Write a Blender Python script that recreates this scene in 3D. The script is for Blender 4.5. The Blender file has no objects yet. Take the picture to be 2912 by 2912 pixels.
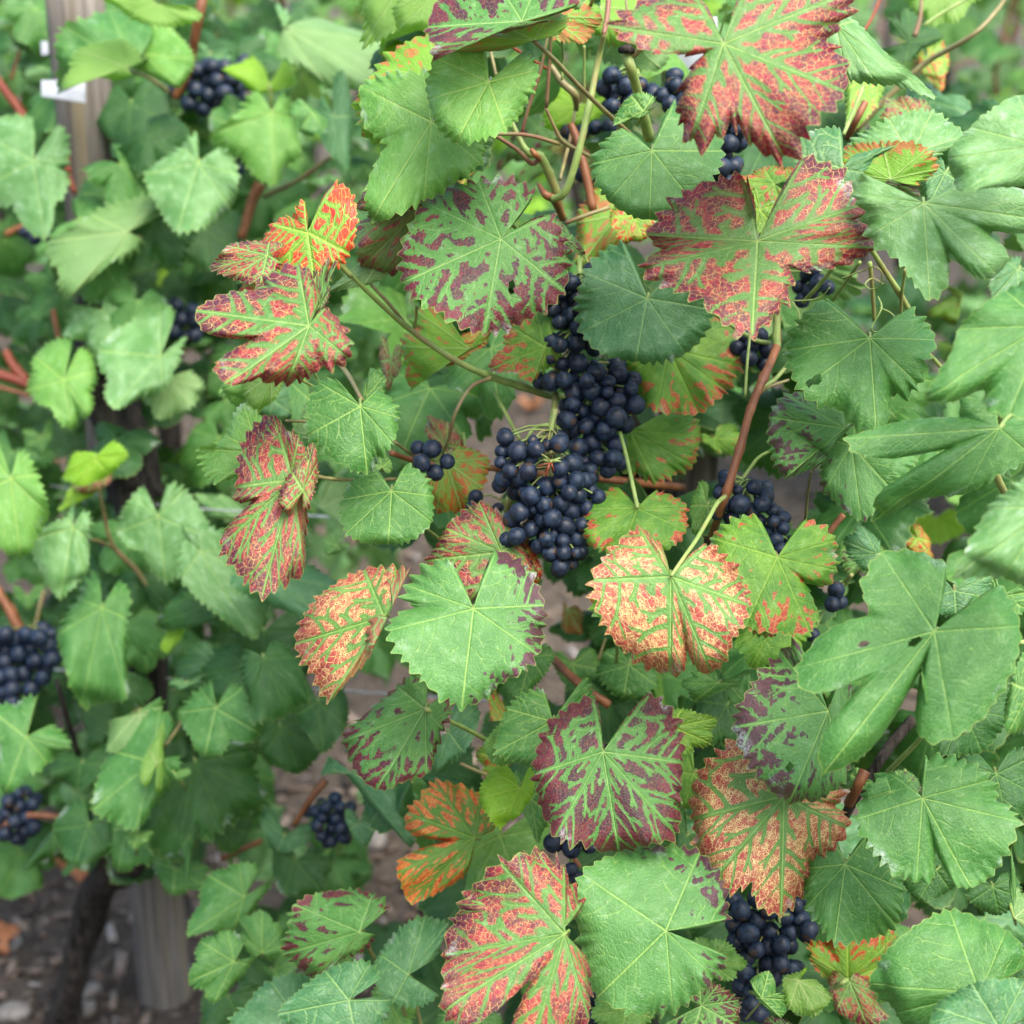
import bpy, math, random
import numpy as np
from mathutils import Vector, Matrix

rnd = random.Random(7)
SC = bpy.context.scene
COL = SC.collection

# ------------------------------------------------------------------ camera, world, sun, exposure
CAM_H = 1.55
PITCH = math.radians(19.0)
FPX = 4823.0                      # focal length in photograph pixels (2912 wide)
cam_data = bpy.data.cameras.new('camera')
cam = bpy.data.objects.new('camera', cam_data)
COL.objects.link(cam)
cam.location = (0, 0, CAM_H)
cam.rotation_euler = (math.pi / 2 - PITCH, 0, 0)
cam_data.sensor_width = 36.0
cam_data.lens = 36.0 * FPX / 2912.0
cam_data.clip_start = 0.05
cam_data.clip_end = 400
cam_data.dof.use_dof = True
cam_data.dof.focus_distance = 1.27
cam_data.dof.aperture_fstop = 5.6
SC.camera = cam

SUN_EL, SUN_AZ = math.radians(58), math.radians(-35)
world = bpy.data.worlds.new('World')
SC.world = world
world.use_nodes = True
wn = world.node_tree
wn.nodes.clear()
sky = wn.nodes.new('ShaderNodeTexSky')
sky.sky_type = 'NISHITA'
sky.sun_disc = False
sky.sun_elevation = SUN_EL
sky.sun_rotation = math.pi + SUN_AZ
sky.air_density = 1.0
sky.dust_density = 4.0
sky.ozone_density = 0.3
bg = wn.nodes.new('ShaderNodeBackground')
bg.inputs['Strength'].default_value = 0.14
wo = wn.nodes.new('ShaderNodeOutputWorld')
wn.links.new(sky.outputs[0], bg.inputs[0])
wn.links.new(bg.outputs[0], wo.inputs[0])

sun_data = bpy.data.lights.new('sun', 'SUN')
sun_data.energy = 1.5
sun_data.angle = math.radians(45)
sun_data.color = (1.0, 0.98, 0.88)
sun = bpy.data.objects.new('sun', sun_data)
COL.objects.link(sun)
sun.rotation_euler = Vector((-math.sin(SUN_AZ) * math.cos(SUN_EL), math.cos(SUN_AZ) * math.cos(SUN_EL) * -1,
                             math.sin(SUN_EL))).to_track_quat('Z', 'Y').to_euler()

SC.view_settings.view_transform = 'Standard'
SC.view_settings.look = 'None'
SC.view_settings.gamma = 1.0
SC.view_settings.use_curve_mapping = False
SC.view_settings.exposure = 1.84
SC.render.engine = 'CYCLES'
SC.cycles.use_denoising = True
SC.cycles.max_bounces = 6
SC.cycles.diffuse_bounces = 3
SC.cycles.glossy_bounces = 2
SC.cycles.transmission_bounces = 4
SC.cycles.caustics_reflective = False
SC.cycles.caustics_refractive = False

# ------------------------------------------------------------------ photograph point -> place in the world
CP, SP = math.cos(PITCH), math.sin(PITCH)
CAMP = np.array([0.0, 0.0, CAM_H])
RIGHT = np.array([1.0, 0, 0])
FWD = np.array([0.0, CP, -SP])
UP = np.array([0.0, SP, CP])
OFF = {'A': (0, 0), 'B': (956, 0), 'C': (1912, 0), 'D': (0, 956), 'E': (956, 956), 'F': (1912, 956),
       'G': (0, 1912), 'H': (956, 1912), 'I': (1912, 1912)}
KS = 1000.0 / 1932.0


def px(c, p):
    o = OFF[c]
    return np.array([p[0] * KS + o[0], p[1] * KS + o[1]])


def lift(q, d):
    """q: (...,2) photograph pixels, d: depth along the optical axis -> world points"""
    q = np.asarray(q, float)
    d = np.asarray(d, float)[..., None]
    return CAMP + d * (FWD + ((q[..., 0:1] - 1456) / FPX) * RIGHT + ((1456 - q[..., 1:2]) / FPX) * UP)


def W(c, p, d):
    return lift(px(c, p), d)


def ground_at(c, p):
    q = px(c, p)
    r = FWD + ((q[0] - 1456) / FPX) * RIGHT + ((1456 - q[1]) / FPX) * UP
    return CAMP + r * (-CAM_H / r[2])


# ------------------------------------------------------------------ object helpers
def link(name, mesh, parent=None, mat=None):
    o = bpy.data.objects.new(name, mesh)
    COL.objects.link(o)
    if parent is not None:
        o.parent = parent
    if mat is not None and mesh is not None and len(mesh.materials) == 0:
        mesh.materials.append(mat)
    return o


def tag(o, label=None, cat=None, group=None, kind=None):
    if label: o['label'] = label
    if cat: o['category'] = cat
    if group: o['group'] = group
    if kind: o['kind'] = kind
    return o


def empty(name, loc=(0, 0, 0)):
    o = bpy.data.objects.new(name, None)
    o.location = loc
    o.empty_display_size = 0.05
    COL.objects.link(o)
    return o


def arr_mesh(name, co, faces, attrs=None, uv=None, smooth=True):
    """co (n,3); faces: list of int arrays with constant width"""
    me = bpy.data.meshes.new(name)
    co = np.ascontiguousarray(co, dtype=np.float32)
    me.vertices.add(len(co))
    me.vertices.foreach_set('co', co.ravel())
    nl = sum(f.size for f in faces)
    nf = sum(len(f) for f in faces)
    me.loops.add(nl)
    me.polygons.add(nf)
    li = np.concatenate([f.ravel() for f in faces]).astype(np.int32)
    tot = np.concatenate([np.full(len(f), f.shape[1], np.int32) for f in faces])
    st = np.concatenate([[0], np.cumsum(tot)[:-1]]).astype(np.int32)
    me.loops.foreach_set('vertex_index', li)
    me.polygons.foreach_set('loop_start', st)
    me.update(calc_edges=True)
    if attrs:
        for k, v in attrs.items():
            a = me.attributes.new(k, 'FLOAT', 'POINT')
            a.data.foreach_set('value', np.ascontiguousarray(v, dtype=np.float32))
    if uv is not None:
        a = me.attributes.new('leaf_uv', 'FLOAT_VECTOR', 'POINT')
        a.data.foreach_set('vector', np.ascontiguousarray(
            np.column_stack([uv, np.zeros(len(uv))]), dtype=np.float32).ravel())
    if smooth:
        me.polygons.foreach_set('use_smooth', np.ones(nf, dtype=bool))
    me.validate()
    return me


def catmull(pts, sub=6):
    pts = [np.asarray(p, float) for p in pts]
    if len(pts) < 3:
        a, b = pts[0], pts[-1]
        return np.array([a + (b - a) * t for t in np.linspace(0, 1, sub + 1)])
    P = [2 * pts[0] - pts[1]] + pts + [2 * pts[-1] - pts[-2]]
    out = []
    for i in range(1, len(P) - 2):
        for t in np.linspace(0, 1, sub, endpoint=False):
            out.append(0.5 * ((2 * P[i]) + (P[i + 1] - P[i - 1]) * t + (2 * P[i - 1] - 5 * P[i] + 4 * P[i + 1] - P[i + 2]) * t * t
                              + (3 * P[i] - P[i - 1] - 3 * P[i + 1] + P[i + 2]) * t ** 3))
    out.append(pts[-1])
    return np.array(out)


def tube_arrays(pts, radii, seg=8, sub=5, knob=0.0, seed=0):
    """smooth tube; radii per control point; knob: relative swelling at the control points"""
    P = catmull(pts, sub)
    n = len(P)
    rr = np.interp(np.linspace(0, 1, n), np.linspace(0, 1, len(radii)), radii)
    rg = np.random.RandomState(seed)
    if knob:
        k = np.zeros(n)
        idx = np.arange(0, n, sub)
        for i in idx:
            k += np.exp(-((np.arange(n) - i) / 0.9) ** 2)
        rr = rr * (1 + knob * k)
    T = np.gradient(P, axis=0)
    T /= np.linalg.norm(T, axis=1)[:, None] + 1e-9
    ref = np.array([0.31, 0.2, 0.93])
    if abs(np.dot(T.mean(0), ref)) > 0.9 * np.linalg.norm(T.mean(0)):
        ref = np.array([1.0, 0.1, 0.0])
    N = np.cross(T, ref)
    N /= np.linalg.norm(N, axis=1)[:, None] + 1e-9
    B = np.cross(T, N)
    a = np.linspace(0, 2 * np.pi, seg, endpoint=False)
    jit = 1 + (rg.rand(n, seg) - 0.5) * (0.12 if seg > 8 else 0.05)
    co = P[:, None, :] + (np.cos(a)[None, :, None] * N[:, None, :] + np.sin(a)[None, :, None] * B[:, None, :]) * (rr[:, None] * jit)[:, :, None]
    co = co.reshape(-1, 3)
    i = np.arange(n - 1)[:, None] * seg
    j = np.arange(seg)[None, :]
    j2 = (j + 1) % seg
    q = np.stack([i + j, i + j2, i + seg + j2, i + seg + j], -1).reshape(-1, 4)
    c0, c1 = len(co), len(co) + 1
    co = np.vstack([co, P[0], P[-1]])
    jj = np.arange(seg)
    t0 = np.stack([np.full(seg, c0), (jj + 1) % seg, jj], -1)
    b = (n - 1) * seg
    t1 = np.stack([np.full(seg, c1), b + jj, b + (jj + 1) % seg], -1)
    return co, q, np.vstack([t0, t1])


def tubes_mesh(name, tubes):
    C, Q, T = [], [], []
    o = 0
    for co, q, t in tubes:
        C.append(co); Q.append(q + o); T.append(t + o)
        o += len(co)
    return arr_mesh(name, np.vstack(C), [np.vstack(Q), np.vstack(T)])


# ------------------------------------------------------------------ node helpers
class NT:
    def __init__(s, name):
        s.m = bpy.data.materials.new(name)
        s.m.use_nodes = True
        s.t = s.m.node_tree
        s.t.nodes.clear()

    def n(s, kind, **kw):
        nd = s.t.nodes.new(kind)
        for k, v in kw.items():
            setattr(nd, k, v)
        return nd

    def set(s, sock, v):
        if isinstance(v, bpy.types.NodeSocket):
            s.t.links.new(v, sock)
        else:
            sock.default_value = v

    def math(s, op, a, b=0.0, c=0.0, clamp=False):
        nd = s.n('ShaderNodeMath', operation=op, use_clamp=clamp)
        s.set(nd.inputs[0], a); s.set(nd.inputs[1], b); s.set(nd.inputs[2], c)
        return nd.outputs[0]

    def sm(s, v, a, b, x=0.0, y=1.0):
        """smooth step of v from a..b to x..y"""
        nd = s.n('ShaderNodeMapRange', interpolation_type='SMOOTHSTEP')
        s.set(nd.inputs['Value'], v)
        nd.inputs['From Min'].default_value = a
        nd.inputs['From Max'].default_value = b
        nd.inputs['To Min'].default_value = x
        nd.inputs['To Max'].default_value = y
        return nd.outputs[0]

    def mix(s, f, a, b):
        nd = s.n('ShaderNodeMix', data_type='RGBA')
        s.set(nd.inputs['Factor'], f)
        s.set(nd.inputs['A'], a if isinstance(a, bpy.types.NodeSocket) else (*a, 1))
        s.set(nd.inputs['B'], b if isinstance(b, bpy.types.NodeSocket) else (*b, 1))
        for o in nd.outputs:
            if o.type == 'RGBA':
                return o
        return nd.outputs['Result']

    def attr(s, name):
        nd = s.n('ShaderNodeAttribute', attribute_name=name)
        return nd

    def noise(s, vec, scale, detail=3, rough=0.55, dist=0.0):
        nd = s.n('ShaderNodeTexNoise')
        if vec is not None: s.t.links.new(vec, nd.inputs['Vector'])
        nd.inputs['Scale'].default_value = scale
        nd.inputs['Detail'].default_value = detail
        nd.inputs['Roughness'].default_value = rough
        nd.inputs['Distortion'].default_value = dist
        return nd

    def vor(s, vec, scale, feature='F1', rand=1.0):
        nd = s.n('ShaderNodeTexVoronoi', feature=feature, voronoi_dimensions='2D')
        if vec is not None: s.t.links.new(vec, nd.inputs['Vector'])
        nd.inputs['Scale'].default_value = scale
        nd.inputs['Randomness'].default_value = rand
        return nd

    def out(s, sh, disp=None):
        o = s.n('ShaderNodeOutputMaterial')
        s.t.links.new(sh, o.inputs['Surface'])
        return s.m


# ------------------------------------------------------------------ materials
def leaf_material(name, green, green2, vein, cell_a=None, cell_b=None, net=None, band=(0.10, 0.30), fine=2.6,
                  thr=0.5, soft=0.12, netw=0.07, pale=0.25, rough=0.42, under=(0.16, 0.27, 0.09), finest=0.0, trans=0.3,
                  tcol=(0.22, 0.42, 0.05), margin=None, cellr=0.3, resid=0.6, cen=0.35):
    k = NT(name)
    at = k.attr('leaf_uv')
    uv = at.outputs['Vector']
    v1 = k.attr('vein1').outputs['Fac']
    v2 = k.attr('vein2').outputs['Fac']
    st = k.attr('stain').outputs['Fac']
    rho = k.attr('rho').outputs['Fac']
    nz = k.noise(uv, 0.55, 3)
    nf = k.noise(uv, 3.2, 3)
    # gently warped coordinates so the network of small veins does not look ruled
    wv = k.noise(uv, 1.7, 2)
    sub = k.n('ShaderNodeVectorMath', operation='MULTIPLY_ADD')
    k.t.links.new(wv.outputs['Color'], sub.inputs[0])
    sub.inputs[1].default_value = (0.35, 0.35, 0)
    k.t.links.new(uv, sub.inputs[2])
    wuv = sub.outputs[0]
    wv2 = k.noise(uv, 7.0, 2)
    sub2 = k.n('ShaderNodeVectorMath', operation='MULTIPLY_ADD')
    k.t.links.new(wv2.outputs['Color'], sub2.inputs[0])
    sub2.inputs[1].default_value = (0.11, 0.11, 0)
    k.t.links.new(wuv, sub2.inputs[2])
    wuv = sub2.outputs[0]
    c1 = k.vor(wuv, fine)
    e1 = k.vor(wuv, fine, 'DISTANCE_TO_EDGE')
    e2 = k.vor(wuv, fine * 2.7, 'DISTANCE_TO_EDGE')
    c2 = k.vor(wuv, fine * 2.7)
    sepc = k.n('ShaderNodeSeparateColor')
    k.t.links.new(c1.outputs['Color'], sepc.inputs[0])
    sep2 = k.n('ShaderNodeSeparateColor')
    k.t.links.new(c2.outputs['Color'], sep2.inputs[0])
    r1, r2 = sepc.outputs[0], sepc.outputs[1]
    vd = k.math('MINIMUM', k.math('ADD', v1, -0.05), v2)
    g = k.mix(k.sm(nz.outputs['Fac'], 0.3, 0.7), green, green2)
    g = k.mix(k.math('MULTIPLY', k.sm(nf.outputs['Fac'], 0.45, 0.75), 0.25), g, tuple(min(1, c * 1.35 + .01) for c in green2))
    # faint small-vein network on green
    g = k.mix(k.sm(e1.outputs['Distance'], 0.0, 0.07, 0.22, 0.0), g, vein)
    g = k.mix(k.sm(e2.outputs['Distance'], 0.0, 0.09, 0.12, 0.0), g, tuple(c * 0.6 for c in green))
    if pale:
        pm = k.noise(uv, 1.1, 5, 0.65)
        g = k.mix(k.sm(pm.outputs['Fac'], 0.52, 0.8, 0.0, pale), g, (0.42, 0.55, 0.42))
    col = g
    if cell_a is not None:
        inter = k.sm(k.attr('band').outputs['Fac'], band[0], band[1])
        sc = k.math('ADD', st, k.math('MULTIPLY', k.math('SUBTRACT', r1, 0.5), cellr))
        sc = k.math('ADD', sc, k.math('MULTIPLY', k.math('SUBTRACT', nz.outputs['Fac'], 0.5), 0.7))
        sc = k.math('ADD', sc, k.math('MULTIPLY', k.math('SUBTRACT', k.sm(k.attr('band').outputs['Fac'], 0.0, 0.42), 0.55), cen))
        mask = k.math('MULTIPLY', k.sm(sc, thr - soft, thr + soft), k.sm(inter, 0.0, 0.25))
        cf = k.math('ADD', k.math('MULTIPLY', r2, 0.22), k.math('MULTIPLY', k.noise(uv, 0.6, 3).outputs['Fac'], 1.0))
        cf = k.math('ADD', cf, k.sm(rho, 0.55, 1.0, 0.0, 0.22))
        cf = k.math('ADD', cf, k.math('MULTIPLY', k.math('SUBTRACT', sep2.outputs[0], 0.5), 0.35))
        cell = k.mix(k.sm(cf, 0.50, 0.88), cell_a, cell_b)
        ln = k.sm(e1.outputs['Distance'], netw * 0.35, netw * 1.3, 1.0, 0.0)
        if finest:
            ln2 = k.math('MULTIPLY', k.sm(e2.outputs['Distance'], 0.03, 0.22, 1.0, 0.0),
                         k.sm(k.math('ADD', k.noise(uv, 0.5, 3).outputs['Fac'], k.math('MULTIPLY', r1, 0.15)), 0.40, 0.58, 0.15, finest))
            ln2 = k.math('MULTIPLY', ln2, k.sm(rho, 0.72, 0.98, 1.0, 0.25))
            ln = k.math('MAXIMUM', ln, ln2)
        ln = k.math('MULTIPLY', ln, k.sm(k.noise(uv, 2.2, 3).outputs['Fac'], 0.34, 0.58, 0.25, 1.0))
        body = k.mix(ln, cell, net)
        col = k.mix(mask, g, body)
    # chalky spray residue that dried along the lower margin
    rs = k.noise(uv, 0.33, 2)
    rs2 = k.noise(uv, 5.0, 3)
    k_m = k.math('MULTIPLY', k.sm(rs.outputs['Fac'], 0.60, 0.70), k.sm(rho, 0.80, 0.97))
    k_m = k.math('MULTIPLY', k_m, k.sm(rs2.outputs['Fac'], 0.35, 0.6))
    col = k.mix(k.math('MULTIPLY', k_m, resid), col, (0.50, 0.56, 0.55))
    # main veins on top
    col = k.mix(k.sm(v2, 0.0, 0.07, 0.55, 0.0), col, vein)
    col = k.mix(k.sm(v1, 0.0, 0.095, 0.95, 0.0), col, vein)
    # leaf margin: thin pale rim
    col = k.mix(k.sm(rho, 0.982, 1.0, 0.0, 0.5), col, margin or (0.33, 0.42, 0.10))
    # underside: paler, veins proud
    geo = k.n('ShaderNodeNewGeometry')
    un = k.mix(0.62, col, under)
    un = k.mix(k.sm(v1, 0.0, 0.09, 0.8, 0.0), un, (0.36, 0.45, 0.18))
    un = k.mix(k.sm(v2, 0.0, 0.05, 0.6, 0.0), un, (0.33, 0.42, 0.16))
    if cell_a is not None:
        un = k.mix(k.math('MULTIPLY', mask, 0.6), un, tuple(min(1, a * 1.2) for a in cell_b))
    col = k.mix(geo.outputs['Backfacing'], col, un)
    # tiny white specks of dried spray
    sp = k.vor(uv, 5.5)
    sps = k.n('ShaderNodeSeparateColor'); k.t.links.new(sp.outputs['Color'], sps.inputs[0])
    spk = k.math('MULTIPLY', k.sm(sp.outputs['Distance'], 0.08, 0.14, 1, 0), k.sm(sps.outputs[0], 0.955, 0.97))
    col = k.mix(k.math('MULTIPLY', spk, 0.6), col, (0.6, 0.66, 0.6))
    # relief
    h = k.math('ADD', k.math('MULTIPLY', k.sm(v1, 0, 0.14), 0.8), k.math('MULTIPLY', k.sm(v2, 0, 0.10), 0.55))
    h = k.math('ADD', h, k.math('MULTIPLY', k.sm(e1.outputs['Distance'], 0.0, 0.25), 0.35))
    h = k.math('ADD', h, k.math('MULTIPLY', k.sm(e2.outputs['Distance'], 0.0, 0.3), 0.12))
    h = k.math('ADD', h, k.math('MULTIPLY', nz.outputs['Fac'], 2.5))
    bp = k.n('ShaderNodeBump')
    bp.inputs['Strength'].default_value = 0.6
    bp.inputs['Distance'].default_value = 0.0009
    k.t.links.new(h, bp.inputs['Height'])
    pr = k.n('ShaderNodeBsdfPrincipled')
    k.t.links.new(col, pr.inputs['Base Color'])
    k.set(pr.inputs['Roughness'], k.math('ADD', rough, k.math('MULTIPLY', nf.outputs['Fac'], 0.18)))
    pr.inputs['Specular IOR Level'].default_value = 0.42
    k.t.links.new(bp.outputs[0], pr.inputs['Normal'])
    tr = k.n('ShaderNodeBsdfTranslucent')
    tc = k.mix(0.55, col, tcol)
    k.t.links.new(tc, tr.inputs['Color'])
    ms = k.n('ShaderNodeMixShader')
    ms.inputs[0].default_value = trans
    k.t.links.new(pr.outputs[0], ms.inputs[1])
    k.t.links.new(tr.outputs[0], ms.inputs[2])
    return k.out(ms.outputs[0])


VEINC = (0.26, 0.42, 0.10)
ML = {
    'G': leaf_material('leaf_green', (0.034, 0.145, 0.024), (0.068, 0.205, 0.040), VEINC, pale=0.2),
    'B': leaf_material('leaf_blue_green', (0.032, 0.130, 0.040), (0.066, 0.195, 0.070), (0.22, 0.37, 0.12), pale=0.35, rough=0.36),
    'L': leaf_material('leaf_light_green', (0.088, 0.248, 0.034), (0.142, 0.335, 0.064), (0.32, 0.47, 0.11), pale=0.3, trans=0.36),
    'Y': leaf_material('leaf_yellow_green', (0.165, 0.370, 0.014), (0.240, 0.460, 0.030), (0.36, 0.52, 0.07), pale=0.15, tcol=(0.38, 0.70, 0.02), resid=0.0, trans=0.45),
    'K': leaf_material('leaf_deep_shaded_green', (0.011, 0.066, 0.010), (0.024, 0.098, 0.017), (0.09, 0.20, 0.04), pale=0.1, rough=0.46),  # deep green; also paints shade into inner and lower leaves
    'M': leaf_material('leaf_dusty_green', (0.074, 0.205, 0.048), (0.160, 0.325, 0.120), (0.28, 0.42, 0.12), pale=0.55, rough=0.42),
    # green with spots of purple cells
    'S': leaf_material('leaf_purple_spotted', (0.054, 0.182, 0.038), (0.092, 0.245, 0.060), VEINC, (0.050, 0.016, 0.034), (0.085, 0.024, 0.042), (0.065, 0.08, 0.035),
                       band=(-0.03, 0.05), thr=0.50, soft=0.03, netw=0.035, fine=2.9, cellr=0.34, cen=0.25),
    # purple between green veins
    'P': leaf_material('leaf_purple', (0.048, 0.175, 0.028), (0.078, 0.225, 0.040), (0.22, 0.36, 0.10), (0.040, 0.010, 0.022), (0.125, 0.012, 0.028), (0.14, 0.19, 0.04),
                       band=(0.0, 0.05), thr=0.42, soft=0.06, netw=0.035, fine=3.1, tcol=(0.25, 0.12, 0.03), cellr=0.34, cen=0.45),
    # crimson / red with yellow network
    'R': leaf_material('leaf_red', (0.052, 0.170, 0.028), (0.085, 0.215, 0.040), (0.24, 0.36, 0.09), (0.245, 0.006, 0.028), (0.062, 0.008, 0.026), (0.56, 0.38, 0.12),
                       band=(0.0, 0.06), thr=0.38, soft=0.11, netw=0.036, fine=2.3, finest=0.45, tcol=(0.6, 0.03, 0.04), cellr=0.18, trans=0.28, cen=0.3),
    'C': leaf_material('leaf_cream_red', (0.052, 0.165, 0.028), (0.09, 0.22, 0.036), (0.22, 0.35, 0.08), (0.30, 0.020, 0.026), (0.21, 0.014, 0.022), (0.58, 0.50, 0.19),
                       band=(0.0, 0.06), thr=0.34, soft=0.10, netw=0.055, fine=2.5, finest=1.0, tcol=(0.6, 0.34, 0.06), cellr=0.2, trans=0.22, cen=0.25),
    'O': leaf_material('leaf_orange_red', (0.085, 0.215, 0.015), (0.13, 0.26, 0.02), (0.28, 0.42, 0.05), (0.34, 0.010, 0.008), (0.38, 0.030, 0.010), (0.40, 0.34, 0.05),
                       band=(0.0, 0.06), thr=0.45, soft=0.08, netw=0.055, fine=2.3, finest=0.4, under=(0.16, 0.26, 0.02), tcol=(0.35, 0.02, 0.01), cellr=0.22, cen=0.3, trans=0.1),
    'Q': leaf_material('leaf_orange', (0.060, 0.180, 0.020), (0.10, 0.22, 0.025), (0.22, 0.36, 0.05), (0.42, 0.016, 0.012), (0.52, 0.115, 0.018), (0.62, 0.42, 0.09),
                       band=(0.02, 0.10), thr=0.45, soft=0.08, netw=0.05, fine=2.3, finest=0.7, under=(0.20, 0.22, 0.04), tcol=(0.5, 0.12, 0.01), cellr=0.2),
    # green-yellow with red flecks, mostly toward the edge
    'T': leaf_material('leaf_red_flecked', (0.055, 0.190, 0.018), (0.15, 0.32, 0.028), (0.25, 0.40, 0.06), (0.36, 0.012, 0.020), (0.40, 0.05, 0.04), (0.56, 0.48, 0.11),
                       band=(-0.02, 0.06), thr=0.55, soft=0.07, netw=0.04, fine=2.8, finest=0.3, under=(0.17, 0.37, 0.02), cellr=0.32, trans=0.35),
}


def simple(name, c1, c2, scale=8, rough=0.6, bump=0.3, bdist=0.002, spec=0.4, stretch=None, detail=5, c3=None):
    k = NT(name)
    tc = k.n('ShaderNodeTexCoord')
    v = tc.outputs['Object']
    if stretch:
        mp = k.n('ShaderNodeMapping')
        mp.inputs['Scale'].default_value = stretch
        k.t.links.new(v, mp.inputs['Vector'])
        v = mp.outputs[0]
    nz = k.noise(v, scale, detail, 0.6)
    col = k.mix(k.sm(nz.outputs['Fac'], 0.35, 0.68), c1, c2)
    if c3 is not None:
        n2 = k.noise(v, scale * 0.31, 3, 0.6)
        col = k.mix(k.sm(n2.outputs['Fac'], 0.5, 0.7), col, c3)
    bp = k.n('ShaderNodeBump')
    bp.inputs['Strength'].default_value = bump
    bp.inputs['Distance'].default_value = bdist
    k.t.links.new(nz.outputs['Fac'], bp.inputs['Height'])
    pr = k.n('ShaderNodeBsdfPrincipled')
    k.t.links.new(col, pr.inputs['Base Color'])
    pr.inputs['Roughness'].default_value = rough
    pr.inputs['Specular IOR Level'].default_value = spec
    k.t.links.new(bp.outputs[0], pr.inputs['Normal'])
    return k.out(pr.outputs[0])


M_CANE = simple('cane_brown', (0.13, 0.045, 0.018), (0.24, 0.095, 0.035), 60, 0.5, 0.5, 0.001, stretch=(1, 1, 0.25))
M_CANE_G = simple('shoot_green', (0.16, 0.25, 0.06), (0.26, 0.34, 0.10), 60, 0.45, 0.2, 0.001, c3=(0.22, 0.20, 0.07))
M_CANE_P = simple('shoot_purple_green', (0.15, 0.13, 0.05), (0.24, 0.22, 0.09), 40, 0.45, 0.2, 0.001, c3=(0.18, 0.07, 0.05))
M_CANE_R = simple('cane_red', (0.20, 0.035, 0.018), (0.26, 0.07, 0.03), 40, 0.5, 0.3, 0.001)
M_TRUNK = simple('vine_bark', (0.007, 0.006, 0.005), (0.048, 0.040, 0.034), 45, 0.9, 1.0, 0.006, 0.2, stretch=(2.5, 2.5, 0.22))
M_POST = simple('weathered_wood', (0.080, 0.070, 0.060), (0.185, 0.168, 0.148), 38, 0.85, 0.7, 0.002, 0.2, stretch=(3, 3, 0.12), c3=(0.17, 0.14, 0.09))
M_POSTD = simple('dark_post_wood', (0.05, 0.043, 0.038), (0.115, 0.10, 0.085), 38, 0.85, 0.7, 0.002, 0.2, stretch=(3, 3, 0.12))
M_WHITE = simple('white_paint', (0.36, 0.38, 0.42), (0.26, 0.28, 0.32), 30, 0.4, 0.05)
M_METAL = simple('galvanised_wire', (0.30, 0.32, 0.34), (0.42, 0.44, 0.46), 80, 0.35, 0.1)
M_STONE = simple('stone', (0.13, 0.115, 0.10), (0.24, 0.22, 0.20), 60, 0.8, 0.5, 0.002)
M_DRY = simple('dry_leaf', (0.30, 0.12, 0.05), (0.42, 0.20, 0.10), 60, 0.7, 0.4, 0.001)
M_CHIP = simple('bark_mulch', (0.07, 0.055, 0.048), (0.28, 0.235, 0.215), 22, 0.9, 0.4, 0.002, 0.2, detail=2)

k = NT('grape_skin')
tc = k.n('ShaderNodeTexCoord')
oi = k.n('ShaderNodeObjectInfo')
rot = k.n('ShaderNodeVectorMath', operation='ADD')
k.t.links.new(tc.outputs['Object'], rot.inputs[0]); k.t.links.new(oi.outputs['Location'], rot.inputs[1])
nz = k.noise(rot.outputs[0], 1.5, 5, 0.7)
n2 = k.noise(rot.outputs[0], 9, 2, 0.6)
c = k.mix(k.sm(nz.outputs['Fac'], 0.34, 0.70), (0.002, 0.005, 0.012), (0.019, 0.040, 0.080))
c = k.mix(k.math('MULTIPLY', oi.outputs['Random'], 0.4), c, (0.012, 0.014, 0.026))
c = k.mix(k.sm(n2.outputs['Fac'], 0.68, 0.78, 0, 0.3), c, (0.09, 0.09, 0.12))
sx = k.n('ShaderNodeSeparateXYZ'); k.t.links.new(tc.outputs['Object'], sx.inputs[0])
c = k.mix(k.sm(sx.outputs[2], -0.968, -0.955, 0.9, 0.0), c, (0.05, 0.03, 0.02))
pr = k.n('ShaderNodeBsdfPrincipled')
k.t.links.new(c, pr.inputs['Base Color'])
k.set(pr.inputs['Roughness'], k.sm(nz.outputs['Fac'], 0.3, 0.65, 0.34, 0.62))
pr.inputs['Specular IOR Level'].default_value = 0.35
M_GRAPE = k.out(pr.outputs[0])

k = NT('vineyard_soil')
tc = k.n('ShaderNodeTexCoord')
v = tc.outputs['Object']
a = k.noise(v, 1.3, 4); b = k.noise(v, 30, 6, 0.7); c3 = k.vor(v, 55)
col = k.mix(k.sm(b.outputs['Fac'], 0.35, 0.7), (0.030, 0.022, 0.015), (0.090, 0.066, 0.046))
col = k.mix(k.sm(a.outputs['Fac'], 0.45, 0.7, 0, 0.5), col, (0.105, 0.082, 0.060))
pr = k.n('ShaderNodeBsdfPrincipled')
k.t.links.new(col, pr.inputs['Base Color'])
pr.inputs['Roughness'].default_value = 0.95
bp = k.n('ShaderNodeBump'); bp.inputs['Strength'].default_value = 0.9; bp.inputs['Distance'].default_value = 0.02
k.t.links.new(b.outputs['Fac'], bp.inputs['Height']); k.t.links.new(bp.outputs[0], pr.inputs['Normal'])
M_SOIL = k.out(pr.outputs[0])

# ------------------------------------------------------------------ vine leaf geometry
KEY = np.radians([-150, -104, -52, 0, 52, 104, 150])
CR = np.array([0.64, 0.80, 0.93, 1.0, 0.93, 0.80, 0.64])
TH_MAX = math.radians(156)
_topo = {}


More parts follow.
